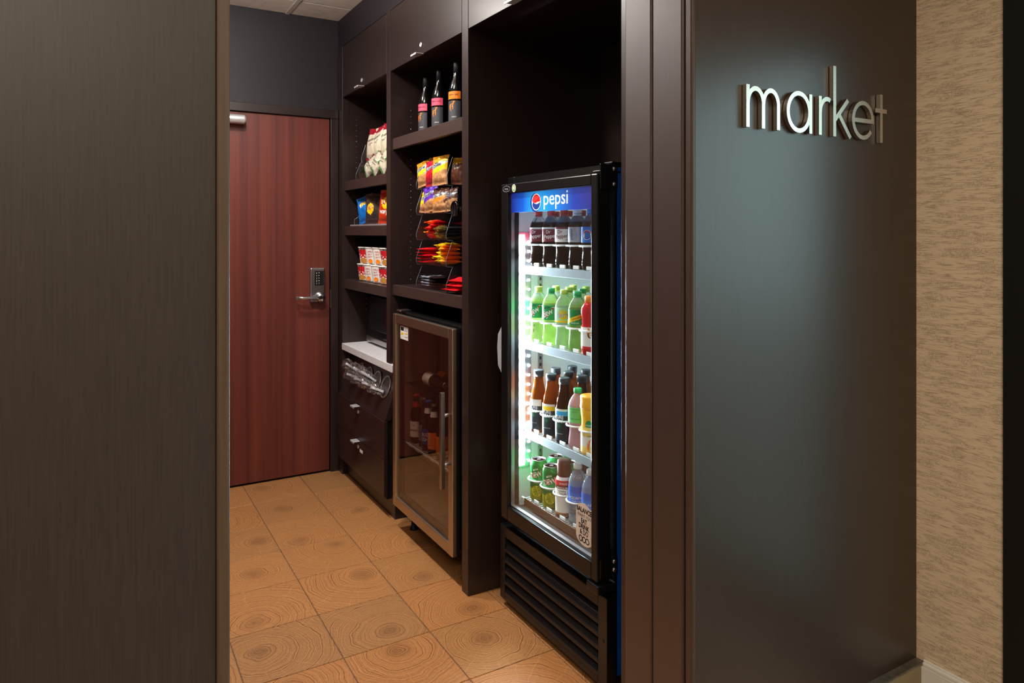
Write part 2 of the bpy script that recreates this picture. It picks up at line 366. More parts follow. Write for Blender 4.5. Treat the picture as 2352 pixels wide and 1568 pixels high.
GRID = mat('cream_ceiling_grid', (206, 200, 190), .5)
for x in cxl[1:3]: MB().box(x - .011, x + .011, 1.54, YE, ZC - .004, ZC + .004).build('grid_bar', GRID, ceil)
for y in cyl_[:-1]: MB().box(XL, 1.29, y - .0015, y + .0015, ZC + .001, ZC + .006).build('grid_bar', BLACKM, ceil)
# pantry walls
struct(MB().box(XL - .12, XL, 1.53, YE + .1, -.004, ZC + .02).build('wall_left', mat('pale_wall_paint', (120, 104, 94), .7)))
struct(MB().box(XR, XR + .1, 1.53, YE + .1, -.004, ZC + .02).build('wall_right', WALLP))
bw = MB()
bw.box(XL, .335, YE, YE + .12, -.004, ZC + .02).box(1.226, XR, YE, YE + .12, -.004, ZC + .02).box(.335, 1.226, YE, YE + .12, 2.134, ZC + .02)
bw.box(XL - .12, XR + .1, YE + .12, YE + .2, -.004, ZC + .02)
struct(bw.build('wall_back', WALLP))
tr = struct(MB().box(.285, .3345, YE - .028, YE - .0005, 0, 2.1305, c=.003).box(1.2265, 1.2725, YE - .028, YE - .0005, 0, 2.1305, c=.003)
            .box(.285, 1.2725, YE - .028, YE - .0005, 2.131, 2.182, c=.003).build('trim_1', LAM))
# door at the end of the pantry
dr = struct(MB().box(.339, 1.2215, YE - .012, YE + .03, .012, 2.1285, c=.0015).build('door_1', DOORW)); dr['label'] = 'red mahogany veneer door with keypad lock at the back'
DY = YE - .012
k = MB().box(1.101, 1.187, DY - .028, DY, 1.030, 1.232, c=.006).build('keypad_lock', CHROME, dr)
MB().box(1.126, 1.180, DY - .0295, DY - .027, 1.128, 1.215, c=.001).build('keypad_plate', BLACKM, k)
for i in range(5):
    z = 1.140 + i * .0155
    MB().lathe([(0, -.003), (.0045, -.003), (.0045, .002), (.003, .004), (0, .004)], 12).build('button', CHROME, k, origin=(0, 0, 0))
    b = bpy.data.objects[[o.name for o in k.children if o.name.startswith('button')][-1]]
for i, b in enumerate([o for o in k.children if o.name.startswith('button')]):
    b.location = Vector((1.151, DY - .031, 1.140 + i * .0155)); b.rotation_euler = (PI / 2, 0, 0)
for i in range(5):
    lettering(k, '%d' % (i + 1), .011, on_y(1.137, DY - .0300, 1.136 + i * .0155), PWHT)
hb = MB(); hb.lathe([(0, 0), (.030, 0), (.030, .012), (.026, .018), (.024, .03), (0, .03)], 24)
hb.v = [(x + 1.158, DY - .028 - z, y + 1.058) for x, y, z in hb.v]
hb.tube([(1.158, DY - .052, 1.058), (1.13, DY - .060, 1.058), (1.09, DY - .062, 1.057), (1.05, DY - .060, 1.059), (1.018, DY - .055, 1.060)], .0095, 10)
hb.box(1.010, 1.024, DY - .066, DY - .044, 1.050, 1.070, c=.003)
hb.build('lever_handle', CHROME, dr)
MB().box(1.2235, 1.2265, YE - .03, YE - .012, .99, 1.10).build('strike_plate', CHROME, dr)
cb = MB().lathe([(.012, -.010), (.016, -.008), (.026, 0), (.0265, .004), (.0265, .30), (.020, .302)], 20)
cb.v = [(.726 - z, DY - .045 + x, 2.079 + y) for x, y, z in cb.v]
c = cb.build('door_closer', mat('silver_closer_paint', (205, 205, 208), .35, .5), dr)
MB().box(.47, .66, DY - .03, DY, 2.055, 2.075, c=.003).build('closer_bracket', BLACKM, c)
# front wall with the sign, jamb, left panel
wm = struct(MB().box(XM0 + .012, XM1 + .14, YM, 1.535, -.004, ZC + .02).build('wall_front_right', MARKETB))
wl = struct(MB().box(FX0, .1755, YM, YM + .235, -.004, ZC + .02).build('wall_front_left', PANELB))
struct(MB().box(.1765, .198, YM - .006, YM + .24, 0, ZC, c=.004).build('trim_2', EDGE))
struct(MB().box(.16, XM0 + .02, YM + .01, 1.53, 2.60, ZC + .01).build('wall_front_lintel', PANELB))
t3 = struct(MB().box(XM0 - .001, XM0 + .014, YM - .001, YM + .024, 0, 2.6, c=.005).build('trim_3', JEDGE))
struct(MB().box(XM0 - .006, XM0 + .012, YM + .027, 1.424, 0, 2.6, c=.005).build('trim_4', JAMB))
struct(MB().box(XM0 - .006, XM0 + .012, 1.429, 1.537, 0, 2.6, c=.005).build('trim_5', JAMB))
# wallpaper wall and the glass door whose daylight lies on the sign wall
WP = struct(MB().box(XM1, XM1 + .14, 1.034, YM, -.004, ZC + .02).build('wall_right_foyer', PAPER))
struct(MB().box(XM1, XM1 + .14, -.98, 1.034, 2.14, ZC + .02).box(XM1, XM1 + .14, FY0, -.98, -.004, ZC + .02).build('wall_right_far', PAPER))
struct(MB().box(XM1 - .016, XM1 - .001, 1.036, 1.2625, .0, .088).box(XM1 - .013, XM1 - .001, 1.036, 1.2625, .088, .101, c=.004)
       .box(XM1 - .008, XM1 - .001, 1.036, 1.2625, .100, .108, c=.003).build('baseboard_right', WHITE))
struct(MB().box(XM0 + .03, XM1 - .0005, YM - .024, YM - .0005, 0, .094, mi=0).box(XM0 + .03, XM1 - .0005, YM - .026, YM - .0005, .094, .1, mi=1)
       .build('baseboard_front', [mat('olive_beige_base', (150, 134, 100), .6), mat('worn_metal_cap', (128, 122, 112), .4, .7, scale=(40, 40, 40), var=.3)]))
wf = MB()
for y0, y1 in ((.928, 1.034), (-.98, -.93), (.0, .05)): wf.box(XM1 - .012, XM1 + .10, y0, y1, 0, 2.14, c=.002)
wf.box(XM1 - .010, XM1 + .10, -.93, .928, 2.08, 2.139, c=.002).box(XM1 - .010, XM1 + .10, -.93, .928, .0, .12, c=.002)
wn = struct(wf.build('window_1', BLACKM)); wn['label'] = 'black framed glass entrance panel at the right edge'
for y0, y1 in ((-.93, 0), (.05, .928)): MB().box(XM1 + .04, XM1 + .048, y0, y1, .12, 2.08).build('pane', GLASS, wn)
struct(MB().box(2.5, 14, -12, 12, -.3, -.02).build('ground_outside', mat('grey_paving', (120, 118, 114), .9)))
# rest of the foyer behind the lens
FW = mat('warm_foyer_paint', (176, 156, 132), .8)
struct(MB().box(FX0 - .1, FX0, FY0, YM + .2, -.004, ZC + .02).build('wall_left_foyer', FW))
struct(MB().box(FX0, 2.5, FY0 - .1, FY0, -.004, ZC + .02).build('wall_back_foyer', FW))
for nm, x, y, sx_, sy_ in (('large square frame of an added, unseen foyer fill light', -.6, -1.0, 1.15, 1.15), ('narrow frame of an added, unseen foyer fill light near the opening', .9, .15, .55, 1.15)):  # invented frames around the added foyer fill lights
    d = thing('foyer_fill_frame', nm, 'light', (x, y, ZC), 'added foyer fill light frames')
    hx, hy = sx_ / 2, sy_ / 2
    MB().box(x - hx - .03, x - hx, y - hy - .03, y + hy + .03, 2.69, ZC).box(x + hx, x + hx + .03, y - hy - .03, y + hy + .03, 2.69, ZC).box(x - hx, x + hx, y - hy - .03, y - hy, 2.69, ZC).box(x - hx, x + hx, y + hy, y + hy + .03, 2.69, ZC).build('frame', WHITE, d)
# downlight trims of the pantry
for i, (x, y) in enumerate(DOWNLIGHTS):
    d = thing('downlight', ['round recessed downlight nearest the pantry opening', 'round recessed downlight nearest the red door'][i], 'light', (x, y, ZC), 'recessed downlights in the pantry')
    MB().lathe([(.055, -.012), (.085, -.012), (.088, -.004), (.085, 0), (.055, 0), (.055, -.012)], 32, x, y, ZC, capb=False, capt=False).build('trim_ring', WHITE, d)
    MB().lathe([(0, -.040), (.025, -.037), (.045, -.024), (.054, -.008), (.054, -.003)], 32, x, y, ZC, capt=False).build('lens', mat('lit_lens', (255, 245, 230), emit=(255, 240, 220), estr=6), d)

# ================================================================== SIGN
sg = thing('wall_sign', 'brushed metal raised letters reading market on the brown wall', 'sign', (1.74, YM, 1.7))
LK = 1.273 / 1.262
def L3(a, b, t): return (a * LK, YM - .002 - t, CAMZ + (b - CAMZ) * LK)
DEP, SW = .0125, .0122
def arc(cx, cz, rx, rz, a0, a1, n=28): return [(cx + rx * math.cos(a0 + (a1 - a0) * i / n), cz + rz * math.sin(a0 + (a1 - a0) * i / n)) for i in range(n + 1)]
ZB, ZX = 1.712, 1.8195
def letter(*paths, wd=SW):
    m = MB()
    for i, (p, cl) in enumerate(paths): m.strip(p[:-1] if cl else p, wd, L3, .0004 * i, DEP + .0003 * i, closed=cl)
    m.build('letter', LETTER, sg)
xm = 1.437 + SW / 2; xe = 1.565 - SW / 2; xc = (xm + xe) / 2; rr = (xc - xm) / 2
letter(([(xm, ZB), (xm, ZX + .002)], 0), (arc(xm + rr, ZX - .045, rr, .045 - SW / 2, PI, 0) + [(xc, ZB)], 0), (arc(xc + rr, ZX - .045, rr, .045 - SW / 2, PI, 0) + [(xe, ZB)], 0))
letter((arc(1.6425, 1.7675, .0505 - SW / 2, .0565 - SW / 2, 0, 2 * PI, 44), 1), ([(1.697 - SW / 2, ZB), (1.697 - SW / 2, ZX)], 0))
letter(([(1.726 + SW / 2, ZB), (1.726 + SW / 2, ZX)], 0), (arc(1.726 + SW / 2 + .030, ZX - .044, .030, .044 - SW / 2, PI, PI * .36), 0))
letter(([(1.789 + SW / 2, ZB), (1.789 + SW / 2, 1.910)], 0), ([(1.789 + SW * .7, 1.760), (1.855, ZX - .001)], 0), ([(1.813, 1.776), (1.866, ZB)], 0), wd=.0125)
letter((arc(1.926, 1.7675, .052 - SW / 2, .0565 - SW / 2, .05, PI * 1.80), 0), ([(1.876, 1.7665), (1.977, 1.7665)], 0))
letter(([(2.0145, 1.708), (2.0145, 1.851)], 0), ([(1.984, 1.802), (2.041, 1.802)], 0), wd=.0125)

# ================================================================== CABINETS
CX0 = 1.274                                    # plane of the cabinet fronts
def tab_pull(parent, y, z, x=None):
    x = CX0 if x is None else x
    h = MB().box(x - .036, x + .002, y - .030, y + .030, z - .003, z, c=.001).box(x - .038, x - .035, y - .030, y + .030, z - .009, z, c=.001).build('pull_tab', TABM, parent)
    return h
def cam_lock(parent, y, z, x=None):
    x = CX0 if x is None else x
    m = MB().lathe([(.0, 0), (.011, 0), (.011, .003), (.009, .005), (.0085, .004), (0, .004)], 20)
    m.v = [(x - c, y + a, z + b) for a, b, c in m.v]
    o = m.build('cam_lock', TABM, parent)
    return o
def pin_holes(parent, y, zs, xs, sgn=-1):
    """little shelf-pin sleeves on a side panel that faces -Y"""
    for x in xs:
        for z in zs:
            m = MB().lathe([(.001, 0), (.0026, 0), (.0026, .0012), (.001, .0012)], 8)
            m.v = [(x + a, y - c, z + b) for a, b, c in m.v]
            m.build('shelf_pin_hole', CHROME, parent)
def shelf(parent, y0, y1, z0, z1, x0=1.288, lip=True):
    s = MB().box(x0, x0 + .022, y0, y1, z0, z1, c=.0015).build('shelf_lip', LAMH, parent)
    MB().box(x0 + .0221, XR - .02, y0, y1, z1 - .022, z1 - .001).build('shelf_board', LAM, parent)
    return s
# --- bay 1 (next to the door)
B1 = thing('tall_cabinet', 'dark brown cabinet bay nearest the red door with chips and cups', 'cabinet', (1.6, 3.8, 0), 'built-in dark cabinet bays')
MB().box(CX0, 1.315, 4.166, YE - .001, 0, 2.555, c=.001).build('stile', LAM, B1)
MB().box(1.3155, XR - .001, 4.166, 4.19, .0, 2.555).build('side_panel', LAM, B1)
MB().box(CX0, XR - .001, 3.372, 3.424, .786, 2.555, c=.001).build('side_panel', LAM, B1)
MB().box(1.30, XR - .001, 3.372, 3.424, .0, .744, c=.001).build('side_panel', LAM, B1)
MB().box(XR - .018, XR - .002, 3.4245, 4.165, .1, 2.5).build('back_panel', LAM, B1)
MB().box(1.2925, XR - .02, 3.4245, 4.165, 2.255, 2.273).build('top_board', LAM, B1)
for z0, z1 in ((1.693, 1.747), (1.4265, 1.480), (1.11, 1.164)): shelf(B1, 3.4245, 4.1655, z0, z1)
d = MB().box(CX0 + .001, CX0 + .019, 3.428, 4.163, 2.249, 2.552, c=.001).build('upper_door', LAM, B1)
tab_pull(d, 3.80, 2.249); cam_lock(d, 3.805, 2.285)
pin_holes(B1, 4.1655, [1.80 + .032 * i for i in range(11)], (1.36,)); pin_holes(B1, 4.1655, [.98, 1.012, 1.044, 1.076], (1.42,))
for z0, z1 in ((.299, .489), (.109, .2965)):
    d = MB().box(1.254, 1.274, 3.405, 4.187, z0, z1, c=.0015).build('drawer', LAM, B1)
    tab_pull(d, 3.815, z1, 1.256); cam_lock(d, 3.808, z1 - .035, 1.254)
    if z0 < .2: MB().box(1.2532, 1.254, 3.735, 3.782, .240, .256).build('sticker', PWHT, d)
MB().box(1.2745, 1.60, 3.4245, 4.165, .09, .48).build('drawer_body', BLACKM, B1)
MB().box(1.301, 1.318, 3.4, 4.165, 0, .105).build('toe_kick', LAM, B1)
# sloped panel with four cutlery tubes
sx0, sz0, sx1, sz1 = 1.262, .4905, 1.345, .744
MB().prism([(sx0, sz0), (sx1, sz1), (sx1 + .02, sz1), (sx0 + .03, sz0)], lambda a, b, t: (a, t, b), 3.41, 4.165).build('cutlery_panel', LAM, B1)
sl = Vector((sx1 - sx0, 0, sz1 - sz0)).normalized(); nrm = Vector((-sl.z, 0, sl.x))
TUBES = []
for y in (3.525, 3.665, 3.805, 3.945):
    c = Vector((sx0, y, sz0)) + sl * .155
    TUBES.append(c)
    pts = []; R = .056
    m = MB()
    ring = [c + nrm * .004 + sl * (R * math.cos(a)) + Vector((0, 1, 0)) * (R * math.sin(a)) for a in [2 * PI * i / 36 for i in range(36)]]
    m.tube(ring, .0042, 8, closed=True)
    rm = m.build('cutlery_tube_rim', CHROME, B1)
    v = []; f = []
    for kx, (q, dp) in enumerate(((1, .002), (.93, -.004), (.0, -.0045))):
        pass
    mm = MB()
    mm.add([c + nrm * .0015 + sl * (R * math.cos(2 * PI * i / 36)) + Vector((0, R * math.sin(2 * PI * i / 36), 0)) for i in range(36)], [tuple(range(36))])
    mm.build('cutlery_tube_mouth', mat('dull_grey_tube', (92, 88, 88), .4, .6), B1)
# --- counter top and microwave
ct = tag(MB().box(1.270, XR - .02, 3.34, 4.1655, .746, .784, c=.002).build('countertop', mat('white_speckled_stone', (226, 224, 226), .35, scale=(60, 60, 60), var=.06), origin=(1.6, 3.75, .746)), 'short white stone countertop under the microwave', 'countertop')
mw = thing('microwave', 'black microwave with silver base strip on the white countertop', 'microwave', (1.6, 3.84, .785))
for x in (1.46, 1.74):
    for y in (3.64, 4.06): MB().lathe([(.012, 0), (.012, .014)], 12, x, y, .785).build('foot', BLACKM, mw)
MB().box(1.425, 1.80, 3.58, 4.105, .800, 1.075, c=.006).build('body', BLACKM, mw)
MB().box(1.405, 1.4245, 3.70, 4.105, .832, 1.072, c=.004).build('door', mat('black_glass', (14, 14, 18), .12), mw)
MB().box(1.405, 1.4245, 3.58, 3.697, .832, 1.072, c=.004).build('control_panel', BLACKM, mw)
MB().box(1.400, 1.4245, 3.58, 4.105, .799, .831, c=.004).build('base_strip', CHROME, mw)
MB().box(1.403, 1.4055, 3.76, 4.05, .875, 1.035, c=.001).build('window', mat('dark_window_mesh', (34, 34, 42), .25), mw)
# --- bay 2
B2 = thing('tall_cabinet', 'middle dark brown cabinet bay with wine shelf above the steel fridge', 'cabinet', (1.6, 2.95, 0), 'built-in dark cabinet bays')
MB().box(CX0, XR - .001, 2.512, 2.566, 0, 2.555, c=.0015).build('side_panel', LAM, B2)
MB().box(XR - .018, XR - .002, 2.567, 3.371, .05, 2.5).build('back_panel', LAM, B2)
MB().box(1.2925, XR - .02, 2.567, 3.371, 2.255, 2.273).build('top_board', LAM, B2)
shelf(B2, 2.567, 3.371, 1.857, 1.913); shelf(B2, 2.567, 3.371, 1.130, 1.181)
d = MB().box(CX0 + .001, CX0 + .019, 2.571, 3.369, 2.249, 2.552, c=.001).build('upper_door', LAM, B2)
tab_pull(d, 2.985, 2.249); cam_lock(d, 2.978, 2.292)
pin_holes(B2, 3.3715, [1.205 + .032 * i for i in range(20)] + [1.935 + .032 * i for i in range(5)], (1.385,))
# --- soda bay
B3 = thing('tall_cabinet', 'dark empty niche bay around the tall soda cooler', 'cabinet', (1.6, 2.05, 0), 'built-in dark cabinet bays')
MB().box(CX0 + .03, XR - .001, 1.56, 1.60, 0, 2.555, c=.0015).build('side_panel', LAM, B3)
MB().box(XR - .018, XR - .002, 1.601, 2.511, .05, 2.5).build('back_panel', LAM, B3)
MB().box(1.2925, XR - .02, 1.601, 2.511, 2.255, 2.273).build('top_board', LAM, B3)
d = MB().box(CX0 + .001, CX0 + .019, 1.58, 2.509, 2.249, 2.552, c=.001).build('upper_door', LAM, B3)
tab_pull(d, 2.13, 2.249); cam_lock(d, 2.12, 2.292)
# bulkhead over the cabinets
struct(MB().box(CX0 + .004, XR, 1.54, YE, 2.557, ZC - .0005).build('wall_bulkhead', WALLP))

# ================================================================== SODA COOLER
CO = thing('soda_cooler', 'tall black glass-door soda cooler with lit blue header', 'cooler', (1.68, 2.086, 0))
BX0, BX1, BY0, BY1, BZT = 1.400, 1.94, 1.755, 2.417, 1.658
IY0, IY1, IZ0, IZ1 = 1.812, 2.362, .372, 1.60
BLUE = mat('glossy_blue_vinyl', (0, 84, 190), .35)
b = MB()
b.box(BX0, BX1 - .01, IY1, BY1, .31, BZT, c=.004).box(BX0, BX1 - .01, BY0, IY0, .31, BZT, c=.004)
b.box(BX0, BX1 - .01, IY0, IY1, IZ1, BZT).box(BX0, BX1 - .01, BY0, BY1, .03, IZ0 - .002).box(BX1 - .05, BX1 - .01, BY0, BY1, .31, BZT)
b.build('body', BLACK, CO)
MB().box(1.4145, BX1 - .012, BY0 - .0015, BY0 - .0002, .05, BZT - .012).build('blue_side_panel', BLUE, CO)
lb = MB(); lb.box(BX0 + .012, BX1 - .055, IY1 - .002, IY1 + .0, IZ0, IZ1).box(BX0 + .012, BX1 - .055, IY0, IY0 + .002, IZ0, IZ1)
lb.box(BX1 - .055, BX1 - .051, IY0, IY1, IZ0, IZ1).box(BX0 + .012, BX1 - .055, IY0, IY1, IZ1 - .002, IZ1).box(BX0 + .03, BX1 - .055, IY0, IY1, IZ0, IZ0 + .002)
lb.build('inner_liner', LINER, CO)
MB().box(BX0, BX0 + .06, IY0, IY1, IZ0 - .0, IZ0 + .012).build('sill', mat('brown_plastic_sill', (74, 58, 46), .4), CO)
for x in (1.505, 1.82):
    p = MB().box(x, x + .02, IY1 - .006, IY1 - .002, IZ0 + .03, IZ1 - .03).build('shelf_standard', CHROME, CO)
    sm = MB()
    for i in range(44): sm.box(x + .006, x + .014, IY1 - .0066, IY1 - .0058, IZ0 + .05 + i * .026, IZ0 + .062 + i * .026)
    sm.build('slots', BLACKM, p)
# LED strip inside on the left
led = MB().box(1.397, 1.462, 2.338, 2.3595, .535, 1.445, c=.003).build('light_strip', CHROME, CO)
LED_REFL = mat('lit_led_and_reflection', (255, 255, 255), emit=(226, 244, 255), estr=1000)
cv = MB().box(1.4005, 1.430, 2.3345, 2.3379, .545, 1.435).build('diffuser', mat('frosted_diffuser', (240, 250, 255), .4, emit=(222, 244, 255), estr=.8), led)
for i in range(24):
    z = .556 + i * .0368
    MB().box(1.403, 1.427, 2.3325, 2.3344, z, z + .016, c=.0006).build('led_chip_and_reflection', LED_REFL, led)
    MB().box(1.446, 1.453, 2.3360, 2.3379, z, z + .007, c=.0006).build('led_chip_and_reflection', LED_REFL, led)  # smaller glowing row added as the LEDs' reflection on the liner
# glass door
DX0, DX1, DY0_, DY1_, DZ0, DZ1 = 1.338, 1.392, 1.757, 2.360, .357, 1.625
GY0, GY1, GZ0, GZ1 = 1.790, 2.313, .411, 1.588
DF = MB()
DF.box(DX0, DX1, GY1, DY1_, DZ0, DZ1, c=.004).box(DX0, DX1, DY0_, GY0, DZ0, DZ1, c=.004)
DF.box(DX0 + .0003, DX1, GY0, GY1, GZ1, DZ1 - .0003, c=.004).box(DX0 + .0003, DX1, GY0, GY1, DZ0 + .0003, GZ0, c=.004)
DOOR = DF.build('door', BLACK, CO)
MB().box(DX0 + .010, DX0 + .014, GY0, GY1, GZ0, GZ1).build('glass_pane', GLASS, DOOR)
MB().box(DX0 + .016, DX0 + .030, GY1 - .004, GY1 - .0003, GZ0, GZ1).box(DX0 + .016, DX0 + .030, GY0 + .0003, GY0 + .004, GZ0, GZ1).box(DX0 + .016, DX0 + .030, GY0, GY1, GZ0 + .0003, GZ0 + .004).build('glass_spacer', CHROME, DOOR)
hh = MB().prism([(0, .90), (.010, .93), (.012, 1.0), (.010, 1.05), (0, 1.088)], lambda a, b_, t: (t, DY1_ + a * 3.2, b_), 1.343, 1.352).build('pull_handle', mat('pale_grey_handle', (160, 162, 170), .4), DOOR)
# hinge parts and bolts
for z0, z1 in ((1.575, 1.655), (.372, .43)):
    hg = MB().box(1.345, 1.413, BY0 - .006, BY0 - .0005, z0, z1, c=.002).build('hinge_plate', BLACK, CO)
    for z in (z0 + .018, z1 - .014):
        m = MB().lathe([(.0075, 0), (.007, .003), (.004, .0052), (0, .006)], 14, capb=False); m.v = [(1.398 + a, BY0 - .006 - c_, z + b_) for a, b_, c_ in m.v]
        m.build('bolt', CHROME, hg)
MB().box(1.33, 1.405, BY0 - .012, BY0 + .05, .325, .352, c=.004).build('hinge_foot', BLACK, CO)
MB().box(1.345, 1.46, BY0 - .004, BY0 + .035, 1.6285, 1.6345, c=.002).box(1.392, 1.46, BY0 - .004, BY0 + .035, 1.6585, 1.663, c=.001).build('hinge_cap', BLACK, CO)
# header sign: blue with white word and round emblem
HDX = DX0 + .017
def grad_mat():
    m = bpy.data.materials.new('blue_header_print'); m.use_nodes = True; nt = m.node_tree; L = nt.links.new; b_ = nt.nodes['Principled BSDF']
    tc = N(nt, 'ShaderNodeTexCoord'); sp = N(nt, 'ShaderNodeSeparateXYZ'); L(tc.outputs['Generated'], sp.inputs[0])
    cr = N(nt, 'ShaderNodeValToRGB'); e = cr.color_ramp.elements
    e[0].position = 0; e[0].color = lin((34, 34, 124)) + (1,); e[1].position = 1; e[1].color = lin((22, 36, 130)) + (1,)
    for p, cc in ((.22, (20, 56, 160)), (.45, (10, 128, 222)), (.68, (24, 168, 238)), (.84, (14, 84, 190))):
        x = e.new(p); x.color = lin(cc) + (1,)
    L(sp.outputs[1], cr.inputs[0]); L(cr.outputs[0], b_.inputs['Base Color']); L(cr.outputs[0], b_.inputs['Emission Color'])
    b_.inputs['Emission Strength'].default_value = .9; b_.inputs['Roughness'].default_value = .3
    return m
hd = MB().box(HDX, HDX + .006, GY0 + .004, GY1 - .004, 1.517, 1.5875).build('header_sign', grad_mat(), DOOR); hd['label'] = 'backlit blue header panel with white lettering and round emblem'
LITW = mat('backlit_white', (255, 255, 255), emit=(255, 255, 255), estr=.75)
LITR = mat('backlit_red', (226, 50, 50), emit=(235, 50, 50), estr=.6); LITB = mat('backlit_navy', (10, 60, 150), emit=(8, 60, 160), estr=.5)
ey, ez = 2.134, 1.5505
lettering(hd, 'pepsi', .069, on_x(HDX - .0008, 2.012, 1.5385), LITW, bold=.004, sx=1.08)
def disc(y, z, r, x, m, name, par, sy=1.0, poly=None):
    pts = poly or [(r * sy * math.cos(a), r * math.sin(a)) for a in [2 * PI * i / 40 for i in range(40)]]
    return MB().add([(x, y - a, z + b_) for a, b_ in pts], [tuple(range(len(pts)))]).build(name, m, par, fix=False)
crn = [((.036 + (.0025 if i % 2 else 0)) * math.cos(2 * PI * i / 44) * .92, (.033 + (.0025 if i % 2 else 0)) * math.sin(2 * PI * i / 44)) for i in range(44)]
disc(ey + .006, ez - .002, 0, HDX - .0006, LITB, 'emblem_crown', hd, poly=crn)
def emblem(par, y, z, r, x, w_, rd, bl):
    disc(y, z, r, x, w_, 'emblem', par)
    top = [(r * .9 * math.cos(a), r * .9 * math.sin(a)) for a in [PI * (.02 + .99 * i / 20) for i in range(21)]]
    wave = [(-r * .88 + 1.7 * r * i / 14, r * (.05 - .28 * math.sin(PI * 1.15 * i / 14 - .2) + .5 * (i / 14) ** 2)) for i in range(15)]
    disc(y, z, 0, x - .0003, rd, 'emblem_red', par, poly=top + wave)
    bot = [(r * .9 * math.cos(a), r * .9 * math.sin(a)) for a in [PI * (1.12 + .86 * i / 20) for i in range(21)]]
    wave2 = [(r * .88 - 1.6 * r * i / 14, -r * (.12 + .25 * math.sin(PI * i / 14)) + r * .12) for i in range(15)]
    disc(y, z, 0, x - .0003, bl, 'emblem_blue', par, poly=bot + wave2)
emblem(hd, ey, ez, .030, HDX - .0009, LITW, LITR, LITB)
# stickers on frame and glass
ov = [(.026 * math.cos(2 * PI * i / 40), .011 * math.sin(2 * PI * i / 40)) for i in range(40)]
st = MB().strip([(a, b_) for a, b_ in ov], .0012, lambda a, b_, t: (DX0 - t, 2.318 - a, 1.606 + b_), .0002, .0006, closed=True).build('oval_badge', GREY, DOOR)
lettering(st, '+true', .013, on_x(DX0 - .0006, 2.318, 1.602), GREY)
disc(2.262, 1.606, .0145, DX0 - .0006, PWHT, 'round_sticker', DOOR); disc(2.262, 1.606, .011, DX0 - .0008, LGRN, 'round_sticker_print', DOOR); disc(2.262, 1.607, .007, DX0 - .0010, PWHT, 'round_sticker_centre', DOOR)
sy0, sy1, sz0_, sz1_ = 1.782 + .012, 1.882, .440, .575
syc = (sy0 + sy1) / 2; hw = (sy1 - sy0) / 2; hz = (sz1_ - sz0_) / 2; szc = (sz0_ + sz1_) / 2
def capsule(k): return [(hw * k * math.cos(a), (hz * k if True else 0) * (0.62 * math.copysign(1, math.sin(a)) if False else 0) + math.sin(a) * .028 + (hz - .028) * (1 if math.sin(a) >= 0 else -1)) for a in [2 * PI * (i + .5) / 36 for i in range(36)]]
bs = disc(syc, szc, 0, DX0 + .0094, mat('beige_sticker', (214, 200, 190), .5), 'balance_sticker', DOOR, poly=capsule(1)); bs['label'] = 'rounded beige sticker reading BALANCE WHAT YOU EAT DRINK & DO'
for s_, z, sz, bo, sx_ in (('BALANCE', .546, .0215, .03, .84), ('WHAT YOU', .530, .015, -.004, .9), ('EAT', .5115, .0215, .03, .84), ('DRINK', .4935, .0215, .03, .84), ('& DO', .4755, .0215, .02, .84)):
    lettering(bs, s_, sz, on_x(DX0 + .0088, syc, z), PBLK, bold=bo, sx=sx_)
for i in (-1, 0, 1):
    MB().strip([(.0085 * math.cos(a) + i * .018, .0085 * math.sin(a)) for a in [2 * PI * q / 20 for q in range(20)]], .003, lambda a, b_, t: (DX0 + .0088 - t, syc - a, .4605 + b_), 0, .0003, closed=True).build('sticker_ring', PBLK, bs)
# lower grille
GR = MB()
gx0, gx1, gy0, gy1, gz0, gz1 = 1.360, 1.399, 1.737, 2.405, .028, .312
GR.box(gx0, gx1, gy0, gy0 + .045, gz0, gz1, c=.002).box(gx0, gx1, gy1 - .035, gy1, gz0, gz1, c=.002)
GR.box(gx0, gx1, gy0 + .045, gy1 - .035, gz1 - .042, gz1, c=.002).box(gx0, gx1, gy0 + .045, gy1 - .035, gz0, gz0 + .022, c=.002).box(gx1 - .004, gx1, gy0 + .045, gy1 - .035, gz0, gz1)
G = GR.build('lower_grille', BLACK, CO)
n = 6
for i in range(5):
    z0 = gz0 + .03 + i * .0415
    MB().prism([(gx0 + .002, z0 + .004), (gx0 + .010, z0 + .016), (gx0 + .030, z0 + .030), (gx0 + .032, z0 + .027), (gx0 + .014, z0 + .012), (gx0 + .006, z0)], lambda a, b_, t: (a, t, b_), gy0 + .045, gy1 - .035).build('grille_slat', BLACK, G)
    MB().box(gx0, gx0 + .012, gy0 + .045, gy1 - .035, z0 - .010, z0 + .004, c=.002).build('grille_slat', BLACK, G)
m = MB().lathe([(.0, 0), (.006, 0), (.006, .001), (0, .001)], 14); m.v = [(gx0 - .0003 - c_, gy0 + .018 + a, .175 + b_) for a, b_, c_ in m.v]; m.build('screw_hole', BLACKM, G)
for x in (1.43, 1.90):
    for y in (1.80, 2.37): MB().lathe([(.018, 0), (.018, .031)], 12, x, y, 0).build('foot', BLACKM, CO)
